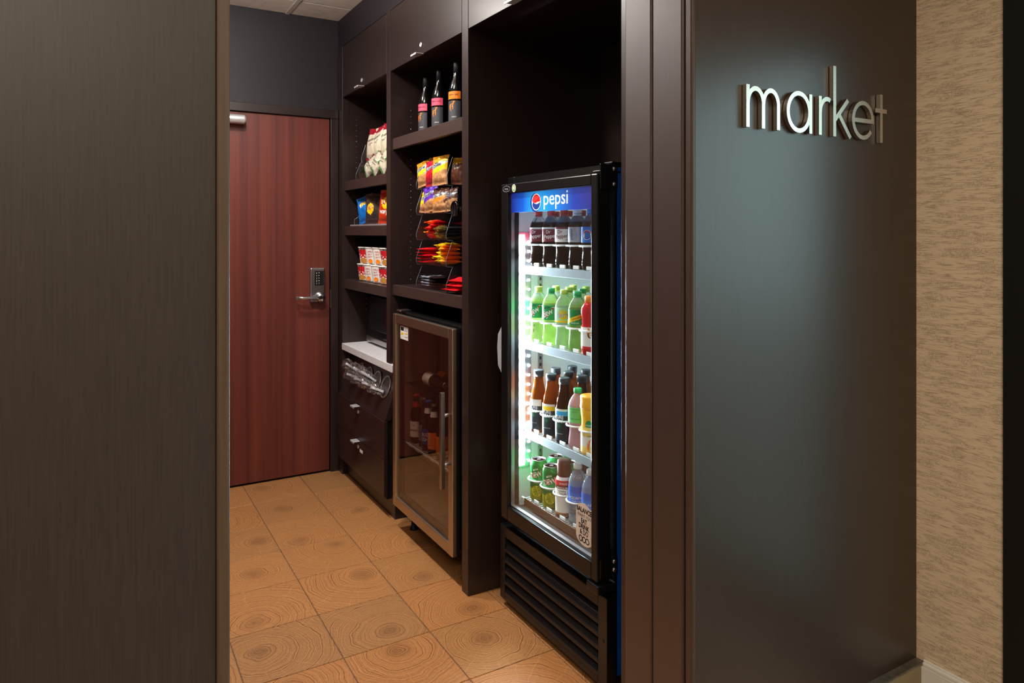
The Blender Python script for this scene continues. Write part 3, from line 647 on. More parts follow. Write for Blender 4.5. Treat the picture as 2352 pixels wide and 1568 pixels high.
# shelves with lip, wires, lane rings and end tabs
LANES = [2.275, 2.189, 2.104, 2.022, 1.945]
BXF = 1.455
SHZ = [1.313, 1.027, .689, .425]
WIRE = mat('white_coated_wire', (226, 232, 232), .35)
LIPM = mat('grey_shelf_lip', (150, 164, 172), .4, .2)
for si, z in enumerate(SHZ):
    y0s, y1s = IY0 + .006, 2.322
    sh = MB().box(1.418, 1.4215, y0s, y1s, z - .029, z + .001, c=.001).build('shelf', [LIPM if si < 3 else mat('brown_shelf_lip', (88, 66, 52), .4)][0], CO)
    wr = MB()
    for i in range(31): wr.box(1.423, 1.86, y0s + .008 + i * .0165, y0s + .012 + i * .0165, z - .005, z - .001)
    wr.box(1.423, 1.427, y0s, y1s, z - .012, z - .005).box(1.62, 1.625, y0s, y1s, z - .010, z - .005).box(1.855, 1.86, y0s, y1s, z - .010, z - .005)
    wr.build('wires', WIRE, sh)
    MB().box(1.414, 1.424, y1s - .002, y1s + .016, z - .012, z + .003, c=.003).build('end_clip', WPLA, sh)
    rz_ = z + .083
    for y in LANES:
        R = .0395
        pts = [(BXF + R * math.cos(a), y + R * math.sin(a), rz_) for a in [PI * (.5 + i / 18) for i in range(19)]]
        rg = MB().tube([(BXF + .06, pts[0][1], rz_)] + pts + [(BXF + .06, pts[-1][1], rz_)], .0032, 8).build('lane_ring', WPLA, sh)
        MB().box(BXF + .058, BXF + .062, y - R - .002, y - R + .002, z - .002, rz_).build('ring_post', WPLA, rg)
        tb = MB(); tb.box(1.4222, 1.4272, y - .050, y - .016, z + .002, z + .015, c=.0022)
        tb.build('lane_tab', WPLA, sh)

# ================================================================== BOTTLES
def liquid(name, rgb, trans=.55, rough=.12, ior=1.2): return mat(name, rgb, rough, trans=trans, ior=ior, var=.03)
COLA = liquid('dark_cola', (30, 14, 10), .2, .08); LIME = liquid('lime_soda', (218, 248, 160), .75); CLR = liquid('clear_soda', (226, 244, 226), .8); GING = liquid('green_ginger_ale', (176, 214, 130), .7)
REDD = liquid('red_sport_drink', (214, 44, 52), .3); PINK = liquid('pink_lemonade', (248, 200, 206), .6); ORJ = mat('orange_juice_plastic', (250, 190, 40), .3, sss=.1); TEA = liquid('amber_tea', (150, 78, 26), .55, .06)
TEAD = liquid('dark_tea', (70, 36, 18), .4, .06); WATER = liquid('still_water', (206, 228, 244), .8, .06); CLEARTOP = liquid('clear_bottle_top', (232, 238, 238), .85, .06)
CAPR = mat('red_cap', (206, 44, 48), .4); CAPG = mat('green_cap', (30, 178, 100), .4); CAPL = mat('lime_cap', (190, 214, 90), .4); CAPW = mat('white_cap', (238, 238, 236), .4); CAPB = mat('blue_cap', (30, 120, 200), .4)
CAPO = mat('orange_cap', (248, 140, 40), .4); CAPK = mat('black_cap', (36, 44, 50), .4); CAPN = mat('brown_cap', (84, 46, 34), .4); CAPOL = mat('olive_cap', (150, 176, 60), .4)
PET = [(.012, .003), (.024, 0), (.0300, .004), (.0332, .018), (.0325, .034), (.0300, .052), (.0290, .064), (.0305, .078), (.0330, .090), (.0335, .100), (.0335, .140), (.0332, .150), (.0290, .166), (.0210, .180), (.0140, .188), (.0130, .194)]
LAB = [(.0337, .094), (.0341, .095), (.0341, .148), (.0337, .149)]
TEAP = [(.022, .002), (.029, 0), (.0325, .005), (.0325, .110), (.0315, .122), (.0270, .150), (.0205, .178), (.0175, .196), (.0170, .210)]
WATP = [(.012, .003), (.026, 0), (.0315, .006), (.0325, .03), (.031, .05), (.0325, .07), (.0325, .135), (.0300, .158), (.021, .180), (.0140, .188), (.0130, .194)]
GATP = [(.026, 0), (.0335, .006), (.0340, .030), (.0340, .098), (.0300, .106), (.0330, .114), (.0300, .122), (.0350, .140), (.0340, .158), (.0260, .172), (.0205, .178)]
JUIP = [(.028, 0), (.0345, .006), (.0350, .05), (.0325, .085), (.0330, .12), (.0360, .150), (.0360, .158)]
CANP = [(.0245, 0), (.0265, .001), (.0270, .004), (.0318, .011), (.0328, .016), (.0328, .138), (.0310, .146), (.0272, .153), (.0272, .157), (.0262, .157), (.0255, .1535)]
MILKP = [(.028, 0), (.0325, .005), (.0325, .118), (.0315, .128), (.0250, .145), (.0225, .152), (.0225, .160)]
def cap_mesh(r, z0, z1, seg=24): return MB().lathe([(r, z0), (r * 1.0, z1 - .003), (r * .9, z1)], seg)
def bottle(kind, x, y, z, label, group, rz=.75, cap=None, lab=None, fill=None, bare=False):
    """kind table: profile, liquid, cap, cap radius, cap z, label material, texts"""
    K = KINDS[kind]
    t = thing(K['name'], label, K['cat'], (x, y, z), group, rz=rz, local=True)
    zl = K.get('fillz')
    m = MB()
    if zl:
        m.lathe(K['prof'], 28, mfun=lambda a, h: 1 if h > zl else 0); m.build('body', [fill or K['liq'], CLEARTOP], t)
    else: m.lathe(K['prof'], 28).build('body', fill or K['liq'], t)
    if K.get('capr'):
        cap_mesh(K['capr'], K['cz'][0], K['cz'][1]).build('cap', cap or K['cap'], t)
        if K.get('ring'): MB().lathe([(K['capr'] * .97, K['cz'][0] - .006), (K['capr'] * .97, K['cz'][0] - .0015)], 20).build('cap_ring', cap or K['cap'], t)
    if K.get('extra') : K['extra'](t, bare)
    if not bare:
        lp = K.get('lab')
        if lp:
            a0, a1 = K.get('laba', (0, 2 * PI))
            MB().lathe(lp, 28, a0=a0, a1=a1, capb=False, capt=False, mfun=K.get('labf')).build('label', K.get('labm') if not lab else lab, t)
        for s_, sz, zz, ang, mm, bo, sx_, rt in K.get('txt', []):
            lettering(t, s_, sz, on_cyl(K.get('tr', .0347), zz, ang), mm, bold=bo, sx=sx_, rot=rt)
    return t
def band(*cuts):
    """cuts: (z_top, idx) in rising order"""
    def f(a, h):
        for zt, i in cuts:
            if h < zt: return i
        return cuts[-1][1]
    return f
def labp(z0, z1, r, n=6): return [(r, z0 + (z1 - z0) * i / n) for i in range(n + 1)]
def can_top(t, bare):
    MB().lathe([(.0268, .1545), (.0278, .157), (.0268, .1582), (.0256, .1570), (.0250, .1535), (0, .1535)], 28, capb=False).build('lid', CHROME, t)
    MB().box(-.004, .013, -.007, .007, .1540, .1556, c=.0006).build('pull_tab', CHROME, t)
    m = MB().lathe([(.0330, .012), (.0330, .055)], 28, capb=False, capt=False); m.build('lime_band', mat('olive_lime_print', (120, 132, 22), .3, .3), t)
    for rr_, q in ((.020, YEL), (.0165, mat('olive_slice', (150, 160, 40), .4))):
        MB().add([on_cyl(.0333 + (.0003 if rr_ < .019 else 0), .045)(rr_ * math.cos(2 * PI * i / 28), rr_ * math.sin(2 * PI * i / 28)) for i in range(28)], [tuple(range(28))]).build('lime_slice', q, t, fix=False)
    sp_ = MB()
    for i in range(8):
        a = 2 * PI * i / 8
        sp_.add([on_cyl(.0339, .045)(.0155 * math.cos(a + e) * q_, .0155 * math.sin(a + e) * q_) for e, q_ in ((0, .15), (-.05, 1), (.05, 1))], [(0, 1, 2)])
    sp_.build('slice_spokes', YEL, t, fix=False)
def slash(t, bare):
    """red angular flash with white outline"""
    if bare: return
    f = on_cyl(.0345, .121)
    MB().add([f(a, b_) for a, b_ in ((-.026, -.012), (-.012, -.021), (.001, .001), (.022, .021), (.010, .021), (-.026, .006))], [(0, 1, 2), (2, 3, 4), (0, 2, 5), (2, 4, 5)]).build('flash_outline', PWHT, t, fix=False)
    f2 = on_cyl(.0348, .121)
    MB().add([f2(a, b_) for a, b_ in ((-.024, -.010), (-.012, -.017), (-.001, .001), (.017, .019), (.009, .019), (-.024, .004))], [(0, 1, 2), (2, 3, 4), (0, 2, 5), (2, 4, 5)]).build('flash_red', RED, t, fix=False)
def tealeaf(t, bare):
    if bare: return
    for q in range(5):
        an = PI * (.15 + .7 * q / 4); f = on_cyl(.0331, .058)
        MB().add([f(0, 0), f(.010 * math.cos(an - .25), .010 * math.sin(an - .25)), f(.020 * math.cos(an), .020 * math.sin(an)), f(.010 * math.cos(an + .25), .010 * math.sin(an + .25))], [(0, 1, 2, 3)]).build('leaf_print', GRN, t, fix=False)
def starry_logo(t, bare):
    if bare: return
    f = on_cyl(.0344, .122); n_ = 36
    MB().add([f((.017 + .0018 * math.cos(8 * q)) * math.cos(q), (.017 + .0018 * math.cos(8 * q)) * math.sin(q)) for q in [2 * PI * i / n_ for i in range(n_)]], [tuple(range(n_))]).build('logo_burst', YEL, t, fix=False)
def yband(t, bare):
    if bare: return
    f = on_cyl(.0345, .121); m = MB()
    for i in range(10):
        a0, a1 = -.05 + .01 * i, -.04 + .01 * i
        m.add([f(a0, a0 * .35 - .008), f(a1, a1 * .35 - .008), f(a1, a1 * .35 + .007), f(a0, a0 * .35 + .007)], [(0, 1, 2, 3)])
    m.build('diagonal_band', YEL, t, fix=False)
def pepsi_globe(t, bare):
    if bare: return
    for m_, rr_, sg_ in ((PWHT, .0165, 0), (RED, .0145, 1), (NAVY, .0145, -1)):
        f = on_cyl(.0344 + (0 if sg_ == 0 else .0004), .121)
        pts = [(rr_ * math.cos(q), rr_ * math.sin(q)) for q in ([2 * PI * i / 30 for i in range(30)] if sg_ == 0 else [(PI * (.08 + .95 * i / 14) if sg_ > 0 else PI * (1.2 + .75 * i / 14)) for i in range(15)])]
        MB().add([f(a - .004, b_) for a, b_ in pts], [tuple(range(len(pts)))]).build('emblem', m_, t, fix=False)
def gat_extra(t, bare):
    if bare: return
    f = on_cyl(.0352, .070)
    MB().add([f(a, b_) for a, b_ in ((.0, .024), (.007, .006), (.001, .006), (.004, -.014), (-.011, .010), (-.004, .010), (-.006, .024))], [(0, 1, 2, 3, 4, 5, 6)]).build('bolt_print', ORA, t, fix=False)
def milk_extra(t, bare):
    MB().lathe([(.0252, .1445), (.0255, .160), (.0255, .190), (.0245, .200), (.022, .202), (0, .202)], 26).build('shrink_cap', CAPN, t)
def juice_extra(t, bare):
    MB().lathe([(.0375, .158), (.0385, .162), (.0360, .180), (.0375, .196), (.036, .199), (0, .199)], 26).build('wide_cap', mat('yellow_orange_cap', (252, 176, 40), .4), t)
    if bare: return
    f = on_cyl(.0350, .105, -.2)
    MB().add([f(.012 * math.cos(q), .016 * math.sin(q)) for q in [2 * PI * i / 24 for i in range(24)]], [tuple(range(24))]).build('oval_logo', GRN, t, fix=False)
    lettering(t, 'Simply', .008, on_cyl(.0353, .1025, -.2), PWHT)
    f = on_cyl(.0358, .035, .1)
    MB().add([f(.016 * math.cos(q), .024 * math.sin(q)) for q in [2 * PI * i / 24 for i in range(24)]], [tuple(range(24))]).build('fruit_print', ORA, t, fix=False)
def drp(main, bg, diet=False):
    x = [('Dr', .017, .126, -.12, main, .012, 1.0, .1), ('Pepper', .0195, .109, .05, main, .012, .86, .12)]
    return x + ([('DIET', .006, .101, .62, MAROON, .01, 1, 0)] if diet else [('23', .006, .1, -.6, main, .01, 1, 0)])
KINDS = dict(
    drpepper=dict(name='soda_bottle', cat='bottle', prof=PET, liq=COLA, fillz=.163, capr=.0145, cz=(.194, .210), cap=CAPR, ring=1, lab=labp(.095, .148, .0340, 8), labf=band((.143, 0), (.149, 1)), labm=[MAROON, PWHT], tr=.0345, txt=drp(PWHT, MAROON)),
    dietdr=dict(name='soda_bottle', cat='bottle', prof=PET, liq=COLA, fillz=.163, capr=.0145, cz=(.194, .210), cap=CAPR, ring=1, lab=labp(.095, .148, .0340, 8), labf=band((.143, 0), (.149, 1)), labm=[PWHT, MAROON], txt=drp(MAROON, PWHT, True)),
    dietpepsi=dict(name='soda_bottle', cat='bottle', prof=PET, liq=COLA, fillz=.163, capr=.0145, cz=(.194, .210), cap=CAPW, ring=1, lab=labp(.095, .148, .0340), labm=GREY, txt=[('pepsi', .018, .121, -.25, NAVY, 0, 1, PI / 2), ('diet', .010, .121, .30, LBLU, 0, 1, PI / 2)]),
    pepsi=dict(name='soda_bottle', cat='bottle', prof=PET, liq=COLA, fillz=.163, capr=.0145, cz=(.194, .210), cap=CAPB, ring=1, lab=labp(.095, .148, .0340), labm=BLU, extra=pepsi_globe, txt=[('pepsi', .020, .121, .78, PWHT, .004, 1, PI / 2)]),
    dew=dict(name='soda_bottle', cat='bottle', prof=PET, liq=LIME, fillz=.170, capr=.0145, cz=(.194, .210), cap=CAPL, ring=1, lab=labp(.095, .148, .0340), labm=GRN, extra=slash, txt=[('MTN', .011, .136, -.35, PBLK, .012, 1, .15), ('DEW', .021, .112, -.18, PWHT, .02, .9, .45)]),
    starry=dict(name='soda_bottle', cat='bottle', prof=PET, liq=CLR, fillz=.160, capr=.0145, cz=(.194, .210), cap=CAPL, lab=labp(.095, .148, .0340, 8), labf=band((.102, 1), (.15, 0)), labm=[mat('pale_green_print', (170, 220, 170), .4), YEL], extra=starry_logo, txt=[('Starry', .0225, .1155, 0, PBLK, .034, .82, .1), ('Starry', .0225, .1155, 0, PWHT, .004, .82, .1)], tr=.0349),
    ginger=dict(name='soda_bottle', cat='bottle', prof=PET, liq=GING, fillz=.165, capr=.0145, cz=(.194, .210), cap=CAPG, ring=1, lab=labp(.095, .148, .0340), labm=GRN, extra=yband, txt=[('Schweppes', .0115, .117, 0, PBLK, .004, .9, .33), ('GINGER ALE', .006, .100, -.3, PWHT, .005, 1, 0)], tr=.0350),
    sport=dict(name='sport_drink_bottle', cat='bottle', prof=GATP, liq=REDD, capr=.0215, cz=(.178, .200), cap=CAPO, lab=labp(.022, .096, .0346, 8), labf=band((.033, 1), (.04, 0), (.06, 0), (.1, 0)), labm=[PWHT, RED], extra=gat_extra, txt=[('G', .03, .06, .1, PBLK, .02, 1, 0)], tr=.0350),
    tea=dict(name='tea_bottle', cat='bottle', prof=TEAP, liq=TEA, capr=.0195, cz=(.208, .232), cap=CAPK, lab=labp(.012, .125, .0329, 14), laba=(PI - .95, PI + .95), labf=band((.085, 0), (.104, 0), (.118, 1), (.13, 2)), labm=[mat('black_tea_label', (34, 44, 52), .4), YEL, PWHT], extra=tealeaf, txt=[('PURE', .017, .091, 0, PWHT, .012, .9, 0), ('LEAF', .017, .0765, 0, PWHT, .012, .9, 0), ('brewed tea', .006, .036, 0, PWHT, 0, 1, 0)], tr=.0332),
    lemonade=dict(name='soda_bottle', cat='bottle', prof=PET, liq=PINK, capr=.0145, cz=(.194, .210), cap=CAPG, lab=labp(.095, .148, .0340), labm=mat('pale_lime_label', (120, 206, 120), .4), txt=[('NUTRITION', .0075, .139, -.3, GRN, .006, 1, 0), ('FACTS', .0075, .130, -.3, GRN, .006, 1, 0), ('LEMONADE', .0075, .106, -.25, GRN, .006, 1, 0)]),
    juice=dict(name='juice_bottle', cat='bottle', prof=JUIP, liq=ORJ, lab=labp(.012, .098, .0355, 8), labf=band((.03, 1), (.07, 0), (.1, 1)), labm=[PWHT, mat('pale_orange_label', (252, 214, 120), .4)], extra=juice_extra, txt=[('ORANGE', .008, .066, .1, PBLK, .01, 1, 0)], tr=.0360),
    can=dict(name='drink_can', cat='can', prof=CANP, liq=mat('green_can_metal', (28, 138, 66), .25, .6), extra=can_top, txt=[('DEW', .026, .098, 0, PWHT, .04, .85, .3), ('DEW', .026, .098, 0, RED, .008, .85, .3), ('ENERGY', .0085, .076, .1, PWHT, .012, 1, 0), ('MTN', .010, .122, -.1, PWHT, .012, 1, .3)], tr=.0335),
    milk=dict(name='protein_shake_bottle', cat='bottle', prof=MILKP, liq=mat('white_shake_sleeve', (222, 216, 214), .4), lab=labp(.003, .135, .0329, 22), labf=band((.016, 1), (.024, 2), (.104, 0), (.116, 1), (.14, 3)), labm=[PWHT, CAPN, mat('tan_swirl', (170, 110, 70), .4), RED], extra=milk_extra, txt=[('MUSCLE MILK', .0095, .1065, 0, PWHT, .012, .9, 0), ('OWN', .010, .094, -.15, PBLK, .02, 1, 0), ('YOUR', .010, .085, -.1, PBLK, .02, 1, 0), ('STRENGTH', .010, .076, .05, RED, .012, 1, 0), ('VANILLA', .008, .0085, 0, PWHT, .012, 1, 0), ('SHAKE', .010, .121, 0, PWHT, .01, 1, 0)], tr=.0334),
    water=dict(name='water_bottle', cat='bottle', prof=WATP, liq=WATER, capr=.0150, cz=(.194, .212), cap=CAPW, lab=labp(.078, .138, .0329, 8), labf=band((.088, 1), (.115, 0), (.14, 1)), labm=[BLU, mat('mid_blue_print', (24, 90, 190), .4)], txt=[('AQUAFINA', .0125, .096, 0, PWHT, .004, 1, 0), ('PURIFIED WATER', .0045, .087, 0, PWHT, 0, 1, 0)], tr=.0333),
    beer=dict(name='beer_bottle', cat='bottle', prof=[(.024, .002), (.028, 0), (.0300, .004), (.0300, .125), (.0280, .145), (.0180, .175), (.0135, .195), (.0125, .222)], liq=mat('brown_beer_glass', (44, 22, 12), .08, var=.03), capr=.0140, cz=(.220, .229), cap=CAPR, lab=labp(.03, .105, .0304, 8), labm=PWHT, tr=.0309, txt=[]),
    wine=dict(name='wine_bottle', cat='bottle', prof=[(.028, .004), (.034, 0), (.0375, .005), (.0375, .150), (.0360, .170), (.0280, .198), (.0190, .222), (.0155, .245), (.0148, .262)], liq=mat('black_wine_glass', (10, 9, 10), .06, var=.03), tr=.0384, txt=[]),
)
G1 = 'front row bottles in the soda cooler'
row = [('drpepper', 'maroon labelled cola bottle with red cap, leftmost on the top cooler shelf', .55, None), ('drpepper', 'maroon labelled cola bottle with red cap, second on the top cooler shelf', .80, None),
       ('dietdr', 'white labelled diet cola bottle on the top cooler shelf', .62, None), ('dietpepsi', 'silver labelled diet cola bottle with white cap on the top shelf', .62, None), ('pepsi', 'blue labelled cola bottle with round emblem at right of top shelf', .62, None)]
for (k_, lb_, rz, cp), y in zip(row, LANES): bottle(k_, BXF, y, SHZ[0], lb_, G1, rz, cp)
row = [('dew', 'lime soda bottle with yellow-green cap, leftmost on the second cooler shelf', .75, CAPL), ('dew', 'lime soda bottle with dark green cap, second on the second cooler shelf', .85, CAPG), ('starry', 'clear lemon lime soda bottle with yellow burst label', .85, None),
       ('ginger', 'green ginger ale bottle with diagonal yellow band', .9, None), ('sport', 'red sports drink bottle with orange cap in the cooler', .75, None)]
for (k_, lb_, rz, cp), y in zip(row, LANES): bottle(k_, BXF, y, SHZ[1], lb_, G1, rz, cp)
row = [('tea', 'amber tea bottle with black cap, leftmost on the third cooler shelf', .35, None), ('tea', 'amber tea bottle with yellow striped label, second on the third shelf', .45, None), ('tea', 'dark tea bottle with blue striped label on the third shelf', .35, None),
       ('lemonade', 'pink lemonade bottle with green cap and pale green label', .9, None), ('juice', 'orange juice bottle with wide orange cap in the cooler', .9, None)]
for i, ((k_, lb_, rz, cp), y) in enumerate(zip(row, LANES)):
    if i == 2: KINDS['tea']['labm'] = [KINDS['tea']['labm'][0], LBLU, PWHT]
    if i == 0: KINDS['tea']['labm'] = [KINDS['tea']['labm'][0], PWHT, PWHT]
    if i == 1: KINDS['tea']['labm'] = [KINDS['tea']['labm'][0], YEL, PWHT]
    bottle(k_, BXF, y, SHZ[2], lb_, G1, rz, cp, fill=TEAD if i == 2 else None)
row = [('can', 'tall green energy drink can with lime slice, leftmost in front', .75, None), ('can', 'tall green energy drink can with lime slice, beside the brown-capped shake', .85, None), ('milk', 'protein shake bottle with brown cap and red band', .85, None),
       ('water', 'blue labelled water bottle next to the protein shake', .85, None), ('water', 'blue labelled water bottle behind the beige glass sticker', .7, None)]
for (k_, lb_, rz, cp), y in zip(row, LANES): bottle(k_, BXF, y, SHZ[3], lb_, G1, rz, cp)
# rows behind
G2 = 'bottles standing behind the front row'
ordn = ['leftmost', 'second', 'third', 'fourth', 'rightmost']
for i, (k_, cp) in enumerate([('drpepper', CAPR), ('drpepper', CAPR), ('dietdr', CAPR), ('dietpepsi', CAPR), ('pepsi', CAPB)]):
    bottle(k_, BXF + .080, LANES[i], SHZ[0], '%s dark cola bottle in the second row of the top cooler shelf' % ordn[i], G2, .6, cp, bare=i < 0)
for r_ in (1, 2):
    for i, (k_, cp) in enumerate([('dew', CAPL), ('dew', CAPL), ('starry', CAPG), ('ginger', CAPOL), ('dew', CAPG)]):
        if r_ == 2 and i > 2: continue
        bottle(k_, BXF + .080 * r_, LANES[i], SHZ[1], '%s %s-capped lime soda bottle in row %s of the second cooler shelf' % (ordn[i], {CAPL: 'yellow', CAPG: 'green', CAPOL: 'olive'}[cp], ['', 'two', 'three'][r_]), G2, .8, cp, bare=True)
for r_ in (1, 2):
    for i in range(5):
        if r_ == 2 and i > 3: continue
        if i == 4: bottle('lemonade', BXF + .08, LANES[4], SHZ[2], 'pink lemonade bottle behind the orange juice bottle', G2, .8, bare=True); continue
        bottle('tea', BXF + .078 * r_, LANES[i], SHZ[2], '%s black-capped amber tea bottle in row %s of the third cooler shelf' % (ordn[i], ['', 'two', 'three'][r_]), G2, .4, bare=True, fill=TEA if i < 2 else TEAD)
for i, k_ in enumerate(['can', 'can', 'milk', 'water']):
    bottle(k_, BXF + .078, LANES[i], SHZ[3], ['green can behind the leftmost energy drink can', 'green can behind the second energy drink can', 'brown-capped shake bottle in the second row', 'white-capped water bottle in the second row'][i], G2, .8)
for i in range(2): bottle('can', BXF + .156, LANES[i], SHZ[3], ['green can in the third row, left', 'green can in the third row, right'][i], G2, .8)

# ================================================================== STEEL FRIDGE under bay 2
BF = thing('bottle_fridge', 'steel framed glass-door fridge with beer bottles under the cabinet', 'fridge', (1.55, 2.935, 0))
fy0, fy1, fx0 = 2.605, 3.272, 1.250
body = MB(); body.box(1.292, 1.86, fy1 - .04, fy1 - .002, .13, 1.06, c=.003).box(1.292, 1.86, fy0 + .002, fy0 + .04, .13, 1.06, c=.003)
body.box(1.292, 1.86, fy0 + .04, fy1 - .04, 1.02, 1.06).box(1.292, 1.86, fy0 + .04, fy1 - .04, .13, .17).box(1.82, 1.86, fy0 + .04, fy1 - .04, .17, 1.02)
body.build('body', BLACK, BF)
ln = MB(); ln.box(1.295, 1.82, fy1 - .043, fy1 - .0405, .17, 1.02).box(1.295, 1.82, fy0 + .0405, fy0 + .043, .17, 1.02).box(1.816, 1.8195, fy0 + .043, fy1 - .043, .17, 1.02).box(1.295, 1.816, fy0 + .043, fy1 - .043, .1705, .173)
ln.build('inner_liner', mat('grey_brown_liner', (128, 112, 100), .5), BF)
dm = MB(); dm.box(fx0, fx0 + .022, fy1 - .036, fy1, .122, 1.05, c=.003).box(fx0, fx0 + .022, fy0, fy0 + .040, .122, 1.05, c=.003)
dm.box(fx0 + .0004, fx0 + .022, fy0 + .04, fy1 - .036, 1.006, 1.0497, c=.003).box(fx0 + .0004, fx0 + .022, fy0 + .04, fy1 - .036, .1223, .170, c=.003)
fd = dm.build('door', STEELW, BF)
MB().box(fx0 + .0225, fx0 + .034, fy0 + .002, fy0 + .04, .125, 1.047).box(fx0 + .0225, fx0 + .034, fy1 - .04, fy1 - .002, .125, 1.047).box(fx0 + .0225, fx0 + .034, fy0 + .04, fy1 - .04, .125, .165).box(fx0 + .0225, fx0 + .034, fy0 + .04, fy1 - .04, 1.01, 1.047).build('gasket', BLACKM, fd)
MB().box(fx0 + .010, fx0 + .013, fy0 + .04, fy1 - .036, .170, 1.006).build('glass_pane', TGLASS, fd)
hn = MB().box(1.203, 1.220, 2.598 + .012, 2.598 + .032, .405, .795, c=.0015).build('bar_handle', mat('dark_steel_handle', (170, 160, 150), .3, 1), fd)
for z in (.50, .70): 
    MB().tube([(1.212, 2.622, z), (fx0 + .001, 2.622, z)], .006, 10).build('handle_post', CHROME, hn)
MB().box(1.27, 1.33, fy1 - .05, fy1, 1.0605, 1.068, c=.002).build('top_hinge', CHROME, BF)
es = MB().box(fx0 + .0085, fx0 + .0098, 3.10, 3.193, .937, .998).build('energy_sticker', PWHT, fd)
for a, b_, c_, d_, m_ in ((3.15, 3.188, .978, .994, PBLK), (3.155, 3.183, .958, .968, YEL), (3.105, 3.14, .985, .988, GREY), (3.105, 3.14, .978, .981, GREY), (3.105, 3.14, .966, .970, YEL), (3.105, 3.14, .950, .953, GREY)):
    MB().box(fx0 + .0079, fx0 + .0084, a, b_, c_, d_).build('sticker_print', m_, es)
for x in (1.34, 1.82):
    for y in (fy0 + .05, fy1 - .05): MB().lathe([(.022, 0), (.020, .008), (.013, .012), (.013, .129)], 14, x, y, 0).build('leg', BLACK, BF)
SZ2 = .430
fs = MB().box(1.300, 1.304, fy0 + .046, fy1 - .046, SZ2 - .012, SZ2, c=.001).build('shelf', WPLA, BF)
wr = MB()
for i in range(24): wr.box(1.304, 1.80, fy0 + .055 + i * .0238, fy0 + .058 + i * .0238, SZ2 - .004, SZ2 - .0005)
wr.build('wires', WIRE, fs)
for i in range(7): MB().box(1.2975, 1.3, 2.68 + i * .085, 2.72 + i * .085, SZ2 - .010, SZ2 - .004).build('shelf_clip', CHROME, fs)
fs2 = MB().box(1.300, 1.304, fy0 + .046, fy1 - .046, .715, .722, c=.001).build('shelf', BLACKM, BF)
wr = MB()
for i in range(24): wr.box(1.304, 1.80, fy0 + .055 + i * .0238, fy0 + .058 + i * .0238, .717, .7205)
wr.build('wires', BLACKM, fs2)
MB().box(1.46, 1.48, fy1 - .046, fy1 - .0432, .2, 1.0).build('shelf_standard', CHROME, BF)
def beer(x, y, z, label, capm, labm, txts, neck=None, rz=.6, rot=None):
    KINDS['beer']['cap'] = capm; KINDS['beer']['labm'] = labm; KINDS['beer']['txt'] = txts
    t = bottle('beer', x, y, z, label, 'beer bottles in the steel fridge', rz)
    if neck: MB().lathe([(.0195, .170), (.0140, .196)], 20, capb=False, capt=False).build('neck_label', neck, t)
    if rot: t.rotation_euler = rot
    return t
beer(1.342, 3.198, SZ2, 'brown beer bottle with red cap and white label, leftmost in fridge', CAPR, PWHT, [('King', .012, .085, 0, RED, 0, 1, 0), ('Budweiser', .0135, .06, 0, RED, .012, .9, 0)], RED)
bb = beer(1.352, 3.118, SZ2, 'brown beer bottle with steel cap and round grey label in fridge', CHROME, mat('grey_beer_label', (120, 116, 110), .5), [('BREW', .014, .065, 0, PBLK, .01, 1, 0)])
beer(1.342, 3.055, SZ2, 'beer bottle with blue label reading BUD LIGHT in fridge', BLU, mat('beer_blue_label', (30, 64, 170), .4), [('BUD', .023, .068, .05, PWHT, .02, .9, 0), ('LIGHT', .023, .046, .05, PWHT, .02, .8, 0)], PWHT)
beer(1.336, 2.975, SZ2, 'beer bottle with orange label and white neck label in fridge', CHROME, [ORA], [('EL CLARO', .016, .066, -.1, PWHT, .01, 1, PI / 2)], PWHT)
beer(1.342, 2.895, SZ2, 'beer bottle partly behind the bar handle of the fridge', CHROME, [ORA], [], None)
beer(1.345, 2.735, SZ2, 'beer bottle with white label right of the fridge handle', CHROME, [PWHT], [], PWHT)
beer(1.43, 3.15, SZ2, 'brown beer bottle in the second row of the fridge, left', BLU, [NAVY], [], None)
beer(1.43, 3.02, SZ2, 'brown beer bottle in the second row of the fridge, right', BLU, [NAVY], [], None)
beer(1.36, 3.13, .7535, 'dark beer bottle lying with white label on the upper fridge shelf', CHROME, PWHT, [], None, rot=(PI / 2, 0, 0))
beer(1.425, 3.12, .7535, 'dark beer bottle lying behind another on the upper fridge shelf', CHROME, ORA, [], None, rot=(PI / 2, 0, 0))

